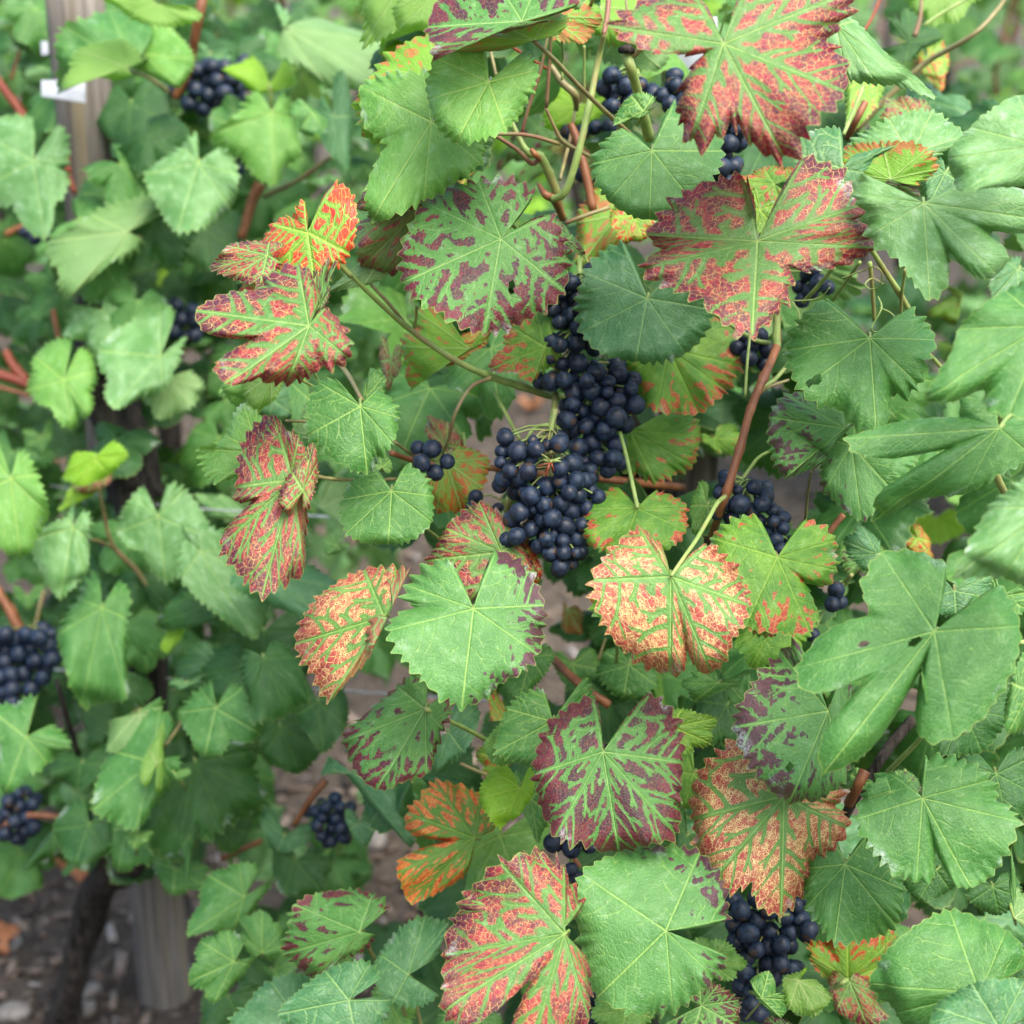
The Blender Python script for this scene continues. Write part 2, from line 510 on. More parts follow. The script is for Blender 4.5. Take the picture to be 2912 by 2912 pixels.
def topology(N, K):
    if (N, K) in _topo:
        return _topo[(N, K)]
    rho = (np.arange(1, K + 1) / K) ** 0.92
    cnt = np.where(rho < 0.22, N // 4, np.where(rho < 0.45, N // 2, N))
    th = [np.zeros(1)]; rr = [np.zeros(1)]
    start = [0]
    o = 1
    for r_, c_ in zip(rho, cnt):
        start.append(o)
        th.append(np.linspace(-TH_MAX, TH_MAX, c_ + 1)); rr.append(np.full(c_ + 1, r_))
        o += c_ + 1
    tri, quad = [], []
    s = start[1]; c_ = cnt[0]
    j = np.arange(c_)
    tri.append(np.stack([np.zeros(c_, int), s + j, s + j + 1], -1))
    for k_ in range(1, K):
        a, b = start[k_], start[k_ + 1]
        ca, cb = cnt[k_ - 1], cnt[k_]
        j = np.arange(ca)
        if ca == cb:
            quad.append(np.stack([a + j, b + j, b + j + 1, a + j + 1], -1))
        else:
            tri.append(np.stack([a + j, b + 2 * j, b + 2 * j + 1], -1))
            tri.append(np.stack([a + j, b + 2 * j + 1, a + j + 1], -1))
            tri.append(np.stack([a + j + 1, b + 2 * j + 1, b + 2 * j + 2], -1))
    _topo[(N, K)] = (np.concatenate(th), np.concatenate(rr), np.vstack(tri), np.vstack(quad))
    return _topo[(N, K)]


def seg_dist(P, A, B):
    """distance of points P (n,2) to segments A,B (m,2); returns min over segments"""
    d = B - A
    L2 = (d ** 2).sum(1) + 1e-12
    best = np.full(len(P), 9.0)
    for i in range(len(A)):
        t = np.clip(((P - A[i]) @ d[i]) / L2[i], 0, 1)
        q = P - (A[i] + t[:, None] * d[i])
        best = np.minimum(best, np.hypot(q[:, 0], q[:, 1]))
    return best


def canonical(N, K, seed, notch, teeth, point=0.05, V=None, nw=0.15):
    """canonical leaf: theta, rho, r and vein distances (unit: leaf radius)"""
    th, rho, tri, quad = topology(N, K)
    rg = np.random.RandomState(seed)
    n = len(notch)
    idx = np.clip(np.searchsorted(KEY, th, side='right') - 1, 0, 5)
    u = (th - KEY[idx]) / (KEY[idx + 1] - KEY[idx])
    uu = np.clip(u, 0, 1)
    lr = CR[idx] * (1 - uu) + CR[idx + 1] * uu
    w = 1 - np.abs(2 * uu - 1)
    nt = np.array([0.0, *notch, 0.0])[idx]
    pt = np.array([0.02, point, point, point, point, 0.02])[idx]
    cen = 0.5
    prof = 1 - pt * np.minimum(1, w * 1.6) + 0.06 * np.clip(1 - 6 * nt, 0, 1) * w - nt * np.exp(-((uu - cen) / nw) ** 2) - nt * 0.35 * w
    r = lr * prof
    ov = np.abs(th) - KEY[-1]
    tail = np.clip(ov / (TH_MAX - KEY[-1]), 0, 1)
    r = r * (1 - 0.55 * tail ** 1.6)
    if V is not None:
        Un = V / (np.linalg.norm(V, axis=1)[:, None] + 1e-9)
        ang = np.arccos(np.clip((Un[:-1] * Un[1:]).sum(1), -1, 1))
        fb = np.clip(0.9 / np.maximum(np.cos(ang / 2), 0.3), 0.92, 1.32) - 1
        r = r * (1 + fb[idx] * np.sin(np.pi * uu) * 0.85 * np.clip(1 - 4 * nt, 0, 1))
    # teeth, pointed, uneven, evenly spaced along the real margin
    tg = np.linspace(-TH_MAX, TH_MAX, 400)
    if V is None:
        V = CR[:, None] * np.stack([np.sin(KEY), np.cos(KEY)], -1)
    rg_ = np.interp(tg, th[-(N + 1):], r[-(N + 1):])
    O = sector_map(tg, rg_, V)
    sc = np.mean(np.linalg.norm(V[1:6], axis=1))
    arc = np.concatenate([[0], np.cumsum(np.linalg.norm(np.diff(O, axis=0), axis=1))]) / sc
    unit = np.linalg.norm(sector_map(tg, np.ones_like(tg), V), axis=1) / sc
    nt_ = max(14, int(arc[-1] / 0.15))
    edges = np.linspace(0, 1, nt_ + 1) * arc[-1]
    edges = edges + (rg.rand(len(edges)) - 0.5) * 0.10
    amp = teeth * (0.35 + 1.15 * rg.rand(len(edges)))
    sa = np.interp(th, tg, arc)
    un = np.interp(th, tg, unit)
    e_i = np.clip(np.searchsorted(edges, sa) - 1, 0, len(edges) - 2)
    f = np.clip((sa - edges[e_i]) / (edges[e_i + 1] - edges[e_i]), 0, 1)
    saw = 1 - np.abs(2 * f - 1)
    saw = saw ** 1.3 + 0.10 * np.abs(np.sin(f * np.pi * 2)) * (rg.rand(len(edges))[e_i])
    tooth = np.clip(amp[e_i] * 1.15 * (saw - 0.38) / np.maximum(un, 0.35), -0.09, 0.13)
    r = np.maximum(r, 0.08)
    rr = r * rho + tooth * rho ** 7
    # teeth only bite near the margin: inner rings follow a smoother outline
    P = np.stack([rr * np.sin(th), rr * np.cos(th)], -1)
    A1, B1, A2, B2 = [], [], [], []
    for i, (a, cr) in enumerate(zip(KEY, CR)):
        dirv = np.array([math.sin(a), math.cos(a)])
        prim = 1 <= i <= 5
        Lp = cr * 0.99
        if prim:
            A1.append(dirv * 0); B1.append(dirv * Lp)
        else:
            A2.append(dirv * 0); B2.append(dirv * Lp * 0.95)
        fr = (0.18, 0.36, 0.55, 0.74) if prim else (0.4, 0.68)
        for f0 in fr:
            for sg in (-1, 1):
                s = (f0 + (0.05 if sg > 0 else -0.045) + (rg.rand() - 0.5) * 0.09) * Lp
                ln = min(rg.uniform(0.72, 1.08) * s, 0.62)
                if i in (0, 6):
                    ln = min(ln, 0.3)
                ang = a + sg * math.radians(44 + rg.rand() * 9)
                p = dirv * s
                for q in range(3):
                    dv = np.array([math.sin(ang), math.cos(ang)])
                    p2 = p + dv * ln / 3
                    A2.append(p); B2.append(p2)
                    p = p2
                    ang -= sg * math.radians(9)
                    if q == 1 and f0 > 0.3:
                        a3 = ang + sg * math.radians(42)
                        A2.append(p); B2.append(p + np.array([math.sin(a3), math.cos(a3)]) * ln * 0.35)
    v1 = seg_dist(P, np.array(A1), np.array(B1))
    v2 = seg_dist(P, np.array(A2), np.array(B2))
    return th, rho, rr, v1, v2, tri, quad, P


def band_of(v1, v2, rho, sz=1.0):
    # width of the green that stays along the veins, tapering toward the margin
    t = 1 - 0.8 * rho
    return np.minimum(v1 - (0.34 * t + 0.03) * sz, v2 - (0.17 * t + 0.035) * sz)


def sector_map(th, r, V):
    """V: (7,2) wanted offsets of the seven key points"""
    idx = np.clip(np.searchsorted(KEY, th, side='right') - 1, 0, 5)
    U = V / CR[:, None]
    D = KEY[idx + 1] - KEY[idx]
    al = r * np.sin(KEY[idx + 1] - th) / np.sin(D)
    be = r * np.sin(th - KEY[idx]) / np.sin(D)
    return al[:, None] * U[idx] + be[:, None] * U[idx + 1]


def complete_tips(t, w=1.0):
    """fill missing tips (vectors from the junction)"""
    t = [None if q is None else np.asarray(q, float) for q in t]
    if len(t) == 1:
        t = [None, None, None, t[0], None, None, None]
    elif len(t) == 3:
        t = [None, None, t[0], t[1], t[2], None, None]
    elif len(t) == 5:
        t = [None] + t + [None]
    T0 = t[3]
    perp = np.array([-T0[1], T0[0]]) * w
    def can(k_, a, b, ka, kb):
        M = np.array([[math.sin(KEY[ka]) * CR[ka], math.sin(KEY[kb]) * CR[kb]], [math.cos(KEY[ka]) * CR[ka], math.cos(KEY[kb]) * CR[kb]]])
        c = np.linalg.solve(M, np.array([math.sin(KEY[k_]) * CR[k_], math.cos(KEY[k_]) * CR[k_]]))
        return c[0] * a + c[1] * b
    for k_ in (2, 4):
        if t[k_] is None:
            t[k_] = T0 * math.cos(KEY[k_]) * CR[k_] + perp * (math.sin(KEY[k_]) * CR[k_])
    for k_, ka in ((1, 2), (5, 4)):
        if t[k_] is None:
            t[k_] = can(k_, t[ka], T0, ka, 3)
    for k_, ka in ((0, 1), (6, 5)):
        if t[k_] is None:
            t[k_] = 0.62 * can(k_, t[ka], T0, ka, 3) + 0.20 * t[ka]
    return np.array(t)


def relief_z(th, rho, seed, S, cup, wave, fold):
    rg = np.random.RandomState(seed + 77)
    z = cup * rho ** 2 + fold * rho * (1 - np.abs(np.sin(np.clip(np.abs(th), 0, math.pi / 2))))
    for kf, am in ((2, .4), (3, .6), (5, .5), (8, .2)):
        z = z + wave * am * rho ** (1.3 + 0.25 * kf) * np.sin(kf * th + rg.rand() * 6.28)
    # lobes arch between the main veins
    z = z - wave * 0.22 * rho * (1 - rho * .5) * np.sin(th * 180 / 52) ** 2
    lip = np.clip((rho - 0.72) / 0.28, 0, 1) ** 2
    z = z + lip * (0.05 + 0.10 * np.sin(4 * th + rg.rand() * 6.28) * np.sin(1.5 * th + rg.rand() * 6.28)) * (wave / 0.11)
    return z * S


_leafno = [0]


def leaf(vine, c, J, tips, d, mat='G', g=None, w=1.0, notch=0.12, teeth=0.085, stain=(0.0, 0.0, 0.0, 0.0), cup=0.14, wave=0.16,
         fold=0.0, under=False, rolls=(), res=None, stalk=True, point=0.05, seed=None, nw=0.15, holes=(), curl=0.55):
    """one leaf of a vine: junction J and vein tips as seen in the photograph, depth d in metres"""
    _leafno[0] += 1
    seed = _leafno[0] * 13 if seed is None else seed
    rg = np.random.RandomState(seed)
    Jp = px(c, J)
    tv = [None if t is None else (px(t[0], t[1:]) if isinstance(t[0], str) else px(c, t)) - Jp for t in tips]
    V = complete_tips(tv, w)
    # right-handed order not needed: orientation is fixed below
    if isinstance(notch, (int, float)):
        notch = (notch,) * 4
    notch = tuple(max(0.0, x + (rg.rand() - 0.5) * 0.05) for x in notch)
    if res is None:
        res = (256, 34) if d < 1.7 else (192, 14)
        if d >= 1.7: teeth *= 1.1
    th, rho, rr, v1, v2, tri, quad, P = canonical(res[0], res[1], seed, notch, teeth, point, V, nw)
    Spx = np.mean(np.linalg.norm(V[1:6], axis=1))
    S = Spx * d / FPX
    q = sector_map(th, rr, V)
    if g is None:
        g = (rg.uniform(-0.28, 0.28), rg.uniform(-0.55, -0.2))
    fold = fold or rg.uniform(-0.12, 0.16)
    z = relief_z(th, rho, seed, S, cup, wave, fold)
    cm = S * 100 / 0.85
    vs = np.exp(-(v1 * cm / 0.16) ** 2) * 0.0004
    z = z + vs * (-1 if under else 1)
    for (pt, nrm, R, sg) in rolls:
        p0 = px(pt[0], pt[1:]) - Jp
        nn = np.asarray(nrm, float); nn = nn / np.linalg.norm(nn)
        R = R * Spx
        s = (q - p0) @ nn
        a = np.clip(s / R, 0, None)
        s2 = np.where(s <= 0, s, np.where(a < math.pi, R * np.sin(a), -(s - math.pi * R)))
        dz = np.where(s <= 0, 0, np.where(a < math.pi, R * (1 - np.cos(a)), 2 * R))
        q = q + nn * (s2 - s)[:, None]
        z = z + sg * dz * d / FPX
    # tips and lobes that curl over a little
    for k_ in (1, 2, 3, 4, 5):
        if rg.rand() > curl: continue
        Lk = np.linalg.norm(V[k_])
        nn = V[k_] / (Lk + 1e-9)
        st_ = rg.uniform(0.68, 0.86)
        R_ = rg.uniform(0.16, 0.30) * Spx
        a = np.clip(((q @ nn) - st_ * Lk) / R_, 0, 1.9)
        lat = np.abs(q @ np.array([-nn[1], nn[0]])) / Spx
        wgt = np.clip(1.1 - lat * 1.1, 0, 1)
        q = q - nn * ((a - np.sin(a)) * R_ * wgt)[:, None] * 0.7
        z = z + (1 - np.cos(a)) * R_ * wgt * d / FPX * (1 if rg.rand() < 0.78 else -0.8)
    m = q * d / FPX
    dep = d + g[0] * m[:, 0] + g[1] * m[:, 1] + z
    co = lift(Jp + q, dep)
    for (hc, hx, hy, hr) in holes:
        hq = px(hc, (hx, hy)) - Jp
        ins = np.hypot(q[:, 0] - hq[0], q[:, 1] - hq[1]) < hr * KS
        tri = tri[~ins[tri].any(1)]
        quad = quad[~ins[quad].any(1)]
    # orientation: upper side toward the viewer unless under
    a_, b_, c_ = tri[2]
    nrm = np.cross(co[b_] - co[a_], co[c_] - co[a_])
    facing = np.dot(nrm, CAMP - co[a_]) > 0
    if facing == bool(under):
        tri = tri[:, ::-1]; quad = quad[:, ::-1]
    qn = q / Spx
    st = stain[0] + stain[1] * (rho - 0.6) + stain[2] * qn[:, 0] + stain[3] * qn[:, 1]
    offs = rg.rand(2) * 40
    me = arr_mesh('leaf', co, [tri, quad], {'vein1': v1 * cm, 'vein2': v2 * cm, 'stain': st, 'rho': rho, 'band': band_of(v1 * cm, v2 * cm, rho, min(1.0, cm / 7.0))}, P * cm + offs)
    o = link('leaf', me, vine, ML[mat])
    if stalk and not under:
        # petiole leaves the junction behind the blade and runs back to a cane
        T0 = V[3] / np.linalg.norm(V[3])
        L = rg.uniform(0.05, 0.08)
        back = T0 * -1
        Lp = L * FPX / d
        j0 = Jp + back * Lp * 0.0
        p0 = lift(j0, d + (0.0012 if not under else -0.0012))
        p1 = lift(Jp + back * Lp * 0.05, d + L * 0.4)
        p2 = lift(Jp - back * Lp * 0.2 + rg.uniform(-.1, .1, 2) * Lp, d + L * 1.0)
        pm = tubes_mesh('petiole', [tube_arrays([p0, p1, p2], [0.0011, 0.0013, 0.0017], 6, 4)])
        link('petiole', pm, o, M_CANE_G)
    return o


# shared leaves for the dense inside of each vine and for the rows behind
_shared = {}


def shared_leaf(mat, k_, res=(96, 9)):
    key = (mat, k_, res)
    if key in _shared:
        return _shared[key]
    rg = np.random.RandomState(1000 + k_ * 7)
    notch = tuple(rg.uniform(0.02, 0.3, 4))
    th, rho, rr, v1, v2, tri, quad, P = canonical(res[0], res[1], 500 + k_, notch, 0.09)
    T = complete_tips([np.array([0, 1.0])], rg.uniform(0.85, 1.1))
    q = sector_map(th, rr, T)
    z = relief_z(th, rho, 300 + k_, 1.0, rg.uniform(0.05, 0.3), 0.17, rg.uniform(-.1, .2))
    co = np.column_stack([q, -z])
    a_, b_, c_ = tri[2]
    if np.cross(co[b_] - co[a_], co[c_] - co[a_])[2] < 0:
        tri = tri[:, ::-1]; quad = quad[:, ::-1]
    cm = 7.5
    me = arr_mesh('leaf', co, [tri, quad], {'vein1': v1 * cm, 'vein2': v2 * cm, 'stain': rho * 0.35 + 0.25, 'rho': rho, 'band': band_of(v1 * cm, v2 * cm, rho)}, P * cm + rg.rand(2) * 50)
    me.materials.append(ML[mat])
    _shared[key] = me
    return me


def place_leaf(vine, pos, radius, mat, rg, res=(96, 9), nvar=5, upness=0.7, camness=0.6, jit=0.5):
    me = shared_leaf(mat, rg.randint(0, nvar), res)
    o = bpy.data.objects.new('leaf', me)
    COL.objects.link(o)
    pos = np.asarray(pos)
    tc_ = CAMP - pos
    tc_ = tc_ / np.linalg.norm(tc_)
    n = tc_ * camness + np.array([0, 0, upness]) + rg.normal(0, jit, 3)
    n /= np.linalg.norm(n)
    dwn = np.array([rg.normal(0, 0.7), rg.normal(0, 0.35), -1.0])
    y = dwn - n * np.dot(n, dwn)
    y /= np.linalg.norm(y)
    x = np.cross(y, n)
    M = Matrix(((x[0], y[0], n[0], pos[0]), (x[1], y[1], n[1], pos[1]), (x[2], y[2], n[2], pos[2]), (0, 0, 0, 1)))
    o.matrix_world = M @ Matrix.Scale(radius, 4)
    o.parent = vine
    return o


# ------------------------------------------------------------------ grapes
def sphere_mesh(i, seg=20, ring=12):
    rg = np.random.RandomState(i)
    ph = np.linspace(0, np.pi, ring + 1)[1:-1]
    a = np.linspace(0, 2 * np.pi, seg, endpoint=False)
    co = [[0, 0, 1.0]]
    for p in ph:
        for q in a:
            co.append([math.sin(p) * math.cos(q), math.sin(p) * math.sin(q), math.cos(p)])
    co.append([0, 0, -0.965])
    co = np.array(co)
    co *= 1 + 0.025 * np.sin(co[:, :1] * 2.1 + i) + 0.02 * np.cos(co[:, 1:2] * 2.6 + i)
    co[:, 2] *= 1.0 + 0.05 * (i - 1)
    tri, quad = [], []
    for j in range(seg):
        j2 = (j + 1) % seg
        tri.append([0, 1 + j, 1 + j2])
        b = 1 + (ring - 2) * seg
        tri.append([len(co) - 1, b + j2, b + j])
        for k_ in range(ring - 2):
            s = 1 + k_ * seg
            quad.append([s + j, s + seg + j, s + seg + j2, s + j2])
    me = arr_mesh('grape', co, [np.array(tri), np.array(quad)])
    me.materials.append(M_GRAPE)
    return me


GR = [sphere_mesh(i) for i in range(3)]


def bunch(vine, pts, axis, d, rback=1, seed=0, stem_mat=None, label=None):
    """pts: list of (crop, x, y, r) berries seen in the photograph; axis: bunch stem in photograph points"""
    rg = np.random.RandomState(seed + 5)
    ax = catmull([px(a[0], a[1:]) for a in axis], 5)
    P = []
    for (c, x, y, r) in pts:
        q = px(c, (x, y)); r = r * KS
        dist = np.linalg.norm(ax - q, axis=1).min()
        bulge = math.sqrt(max(0.0, 150.0 ** 2 - min(dist, 150.0) ** 2)) * 0.35
        P.append([q[0], q[1], min(r, 27.0) * rg.uniform(1.05, 1.15), -bulge + rg.uniform(-22, 22)])
    n0 = len(P)
    for _ in range(rback):
        for i in range(n0):
            q = P[i]
            jx, jy = rg.normal(0, 0.5, 2) * q[2]
            P.append([q[0] + jx, q[1] + jy, q[2] * 0.95, -q[3] * 0.4 + q[2] * 1.3 + abs(rg.normal(0, 12))])
    # relax overlapping berries in depth units of pixels
    A = np.array(P)
    for it in range(40):
        D = A[:, None, [0, 1, 3]] - A[None, :, [0, 1, 3]]
        L = np.linalg.norm(D, axis=2) + np.eye(len(A)) * 1e9
        need = (A[:, None, 2] + A[None, :, 2]) * 0.93
        ov = np.clip(need - L, 0, None)
        push = (D / L[:, :, None]) * ov[:, :, None] * 0.35
        mv = push.sum(1)
        mv[:n0, :2] *= 0.12
        A[:, 0] += mv[:, 0]; A[:, 1] += mv[:, 1]; A[:, 3] += mv[:, 2]
    ax3 = lift(ax, np.full(len(ax), d) + 12 * d / FPX)
    tubes = [tube_arrays(list(ax3[::5]) if len(ax3) > 6 else list(ax3), [0.0022, 0.0016], 7, 4)]
    cen = []
    for i, (x, y, r, zz) in enumerate(A):
        dd = d + zz * d / FPX
        p = lift(np.array([x, y]), dd)
        cen.append((p, r * dd / FPX))
        k_ = np.argmin(np.linalg.norm(ax3 - (p + np.array([0, 0, 0.012])), axis=1))
        a = ax3[k_]
        mid = (a + p) / 2 + np.array([0, 0, 0.004])
        tubes.append(tube_arrays([a, mid, p], [0.0009, 0.0007, 0.0008], 4, 2))
    st = link('grape_bunch', tubes_mesh('grape_bunch', tubes), vine, stem_mat or M_CANE_G)
    if label: st['label'] = label
    for p, r in cen:
        o = bpy.data.objects.new('grape', GR[rg.randint(0, 3)])
        COL.objects.link(o)
        o.location = p
        o.scale = (r * rg.uniform(.95, 1.04), r * rg.uniform(.95, 1.04), r * rg.uniform(.95, 1.06))
        o.rotation_euler = (rg.uniform(0, 6.3), rg.uniform(0, 6.3), rg.uniform(0, 6.3))
        o.parent = st
    return st


def blob(c, cx, cy, rx, ry, r, n, seed):
    rg = np.random.RandomState(seed)
    out = []
    tries = 0
    while len(out) < n and tries < 4000:
        tries += 1
        a, b = rg.uniform(-1, 1, 2)
        if a * a + b * b > 1: continue
        x, y = cx + a * rx, cy + b * ry
        if all((x - o[1]) ** 2 + (y - o[2]) ** 2 > (1.45 * r) ** 2 for o in out):
            out.append((c, x, y, r))
    return out


def stem(vine, pts, r, mat, name='cane', knob=0.0, seg=8):
    """pts: (crop, x, y, depth); r radii in crop pixels"""
    P = [W(p[0], (p[1], p[2]), p[3]) for p in pts]
    rr = [a * KS * p[3] / FPX for a, p in zip(r if isinstance(r, (list, tuple)) else [r] * len(pts), pts)]
    me = tubes_mesh(name, [tube_arrays(P, rr, seg, 6, knob, len(bpy.data.meshes))])
    return link(name, me, vine, mat)

# ================================================================== GROUND
g = arr_mesh('ground', np.array([[-60, -20, 0], [60, -20, 0], [60, 120, 0], [-60, 120, 0]], float), [np.array([[0, 1, 2, 3]])], smooth=False)
tag(link('ground', g, None, M_SOIL), kind='structure')


def scatter(name, n, xr, yr, size, flat, mat, seed, long=2.5):
    rg = np.random.RandomState(seed)
    box = np.array([[-1, -1, -1], [1, -1, -1], [1, 1, -1], [-1, 1, -1], [-1, -1, 1], [1, -1, 1], [1, 1, 1], [-1, 1, 1]], float)
    fc = np.array([[0, 3, 2, 1], [4, 5, 6, 7], [0, 1, 5, 4], [1, 2, 6, 5], [2, 3, 7, 6], [3, 0, 4, 7]])
    y = yr[0] + (yr[1] - yr[0]) * rg.rand(n) ** 1.5
    x = (xr[0] + (xr[1] - xr[0]) * rg.rand(n)) * (0.5 + y / yr[1])
    s = size[0] + (size[1] - size[0]) * rg.rand(n) ** 3
    B = box[None] * np.stack([s * (0.6 + rg.rand(n) * long), s * (0.4 + rg.rand(n) * .5), s * flat * (0.5 + rg.rand(n))], -1)[:, None]
    B *= 1 + (rg.rand(n, 8, 3) - .5) * 0.5
    az = rg.rand(n) * 6.28
    tl = rg.normal(0, 0.35, n)
    c, s_ = np.cos(tl)[:, None], np.sin(tl)[:, None]
    X, Y, Z = B[..., 0] * c - B[..., 2] * s_, B[..., 1], B[..., 0] * s_ + B[..., 2] * c
    c, s_ = np.cos(az)[:, None], np.sin(az)[:, None]
    co = np.stack([X * c - Y * s_ + x[:, None], X * s_ + Y * c + y[:, None], Z + (s * flat * .6)[:, None] + rg.rand(n)[:, None] * 0.006], -1)
    F = (fc[None] + (np.arange(n) * 8)[:, None, None]).reshape(-1, 4)
    o = link(name, arr_mesh(name, co.reshape(-1, 3), [F], smooth=False), None, mat)
    tag(o, kind='stuff')
    return o


def chip_material():
    k = NT('mulch_mix')
    geo = k.n('ShaderNodeNewGeometry')
    r = geo.outputs['Random Per Island']
    a = k.mix(k.sm(r, 0.0, 0.55), (0.024, 0.017, 0.012), (0.095, 0.066, 0.046))
    a = k.mix(k.sm(r, 0.6, 0.9), a, (0.20, 0.155, 0.12))
    a = k.mix(k.sm(r, 0.95, 0.97), a, (0.30, 0.27, 0.25))
    pr = k.n('ShaderNodeBsdfPrincipled')
    k.t.links.new(a, pr.inputs['Base Color'])
    pr.inputs['Roughness'].default_value = 0.9
    return k.out(pr.outputs[0])


M_MULCH = chip_material()
tag(scatter('bark_mulch', 26000, (-2.4, 2.4), (1.9, 7.5), (0.0025, 0.012), 0.28, M_MULCH, 3),
    'brown bark chips spread thick over the soil under the vines', 'bark mulch')
tag(scatter('gravel', 1300, (-2.2, 2.2), (1.9, 5.5), (0.0015, 0.006), 0.7, M_STONE, 4, long=.6),
    'small pale pebbles mixed into the brown soil', 'gravel')


def stone(c, p, r, label, flat=0.6):
    rg = np.random.RandomState(int(p[0]))
    P = ground_at(c, p)
    ph = np.linspace(0, np.pi, 8)[1:-1]
    a = np.linspace(0, 2 * np.pi, 11, endpoint=False)
    co = [[0, 0, 1]] + [[math.sin(q) * math.cos(t), math.sin(q) * math.sin(t), math.cos(q)] for q in ph for t in a] + [[0, 0, -1]]
    co = np.array(co) * (1 + (rg.rand(len(co), 1) - .5) * 0.28) * np.array([1.3, 0.85, flat]) * r
    tri, quad = [], []
    for j in range(11):
        j2 = (j + 1) % 11
        tri += [[0, 1 + j, 1 + j2], [len(co) - 1, 56 + j2, 56 + j]]
        for k_ in range(5):
            s = 1 + k_ * 11
            quad.append([s + j, s + 11 + j, s + 11 + j2, s + j2])
    o = link('stone', arr_mesh('stone', co, [np.array(tri), np.array(quad)]), None, M_STONE)
    o.location = (P[0], P[1], r * flat * 0.7)
    o.rotation_euler = (0, 0, rg.rand() * 3)
    tag(o, label, 'stone', 'pale stones lying on the soil')


stone('G', (80, 1895), 0.022, 'flat pale stone in the bottom corner left of the old vine trunk')
stone('G', (490, 1770), 0.017, 'pale angular stone between the old trunk and the wooden post')
stone('G', (465, 1880), 0.018, 'whitish curved stone below the angular one beside the old trunk')
stone('G', (60, 1515), 0.018, 'small oval grey stone on bare soil near the edge of the path')
stone('G', (170, 740), 0.016, 'pale flat stone just below the lowest dark grape bunch at the edge')
stone('H', (215, 945), 0.024, 'tan round stone on the mulch beneath the orange leaf')
stone('E', (440, 1225), 0.014, 'whitish stone on the soil left of the yellow and red leaf')


def dry_leaf(c, p, r, label):
    rg = np.random.RandomState(int(p[0]) + 3)
    P = ground_at(c, p)
    me = shared_dry
    o = link('fallen_leaf', me, None)
    o.location = (P[0], P[1], 0.02)
    o.scale = (r, r, r)
    o.rotation_euler = (rg.uniform(-.5, .5), rg.uniform(-.5, .5), rg.rand() * 6)
    tag(o, label, 'fallen leaf', 'dry fallen leaves on the soil')


_th, _rho, _rr, _v1, _v2, _tri, _quad, _P = canonical(96, 9, 5, (0.25, 0.3, 0.2, 0.3), 0.1)
_z = relief_z(_th, _rho, 9, 1.0, 0.35, 0.4, 0.2)
if True:
    shared_dry = arr_mesh('fallen_leaf', np.column_stack([_P, _z]), [_tri, _quad])
    shared_dry.materials.append(M_DRY)
dry_leaf('G', (405, 1165), 0.045, 'curled tan dry leaf on bare soil left of the old vine trunk')
dry_leaf('G', (60, 1060), 0.06, 'salmon pink dry leaf on the soil by the frame edge below the grapes')
dry_leaf('G', (350, 605), 0.03, 'small orange dry leaf on the soil between two green leaves')
dry_leaf('D', (290, 735), 0.045, 'orange dry leaf on the ground beside the small bright leaf')
dry_leaf('E', (165, 1215), 0.03, 'rust coloured dry leaf on the soil under the heart shaped leaf')
dry_leaf('E', (1100, 425), 0.05, 'tan dry leaf far back on the path behind the grapes')
dry_leaf('H', (560, 1355), 0.035, 'pale brown dry leaf on the mulch below the orange leaf')
dry_leaf('G', (20, 1550), 0.035, 'orange brown dry leaf at the very edge near the oval stone')

# ================================================================== POSTS, WIRES, SIGNS


def post(name, top, bot, r, mat, label, seg=20):
    top, bot = np.array(top), np.array(bot)
    dr = (bot - top)
    bot = bot + dr * ((bot[2] + 0.12) / -dr[2]) if dr[2] < 0 else bot
    n = 14
    pts = [top + (bot - top) * t for t in np.linspace(0, 1, 6)]
    co, q, t = tube_arrays(pts, [r, r * 1.02, r * 1.03, r * 1.05, r * 1.06, r * 1.08], seg, 4, seed=3)
    root = empty(name, (bot[0], bot[1], 0))
    me = arr_mesh('post_shaft', co - np.array([bot[0], bot[1], 0]), [q, t])
    link('post_shaft', me, root, mat)
    tag(root, label, 'post')
    return root


post_top = W('A', (395, -220), 2.12)
post_bot = W('G', (925, 1932), 2.62)
pl = post('wooden_post', post_top, post_bot, 0.0365, M_POST, 'round weathered grey wooden post rising through the blurred vine')
pc_top = W('B', (2010, 1120), 1.9)
pc_top = W('F', (95, 120), 1.86)
post('wooden_post', pc_top, np.array([pc_top[0] + 0.02, pc_top[1] + 0.03, 0.0]), 0.033, M_POSTD, 'dark wooden post standing behind the hanging grapes in the middle')


def flat_board(name, corners, th, mat, label, cat, parent=None):
    """thin slab from four world corners (top-left, top-right, bottom-right, bottom-left)"""
    c = np.array(corners)
    n = np.cross(c[1] - c[0], c[3] - c[0]); n /= np.linalg.norm(n)
    co = np.vstack([c, c + n * th])
    F = np.array([[0, 1, 2, 3], [7, 6, 5, 4], [0, 4, 5, 1], [1, 5, 6, 2], [2, 6, 7, 3], [3, 7, 4, 0]])
    o = link(name, arr_mesh(name, co, [F], smooth=False), parent, mat)
    bv = o.modifiers.new('bevel', 'BEVEL'); bv.width = 0.0015; bv.segments = 2
    if label: tag(o, label, cat)
    return o


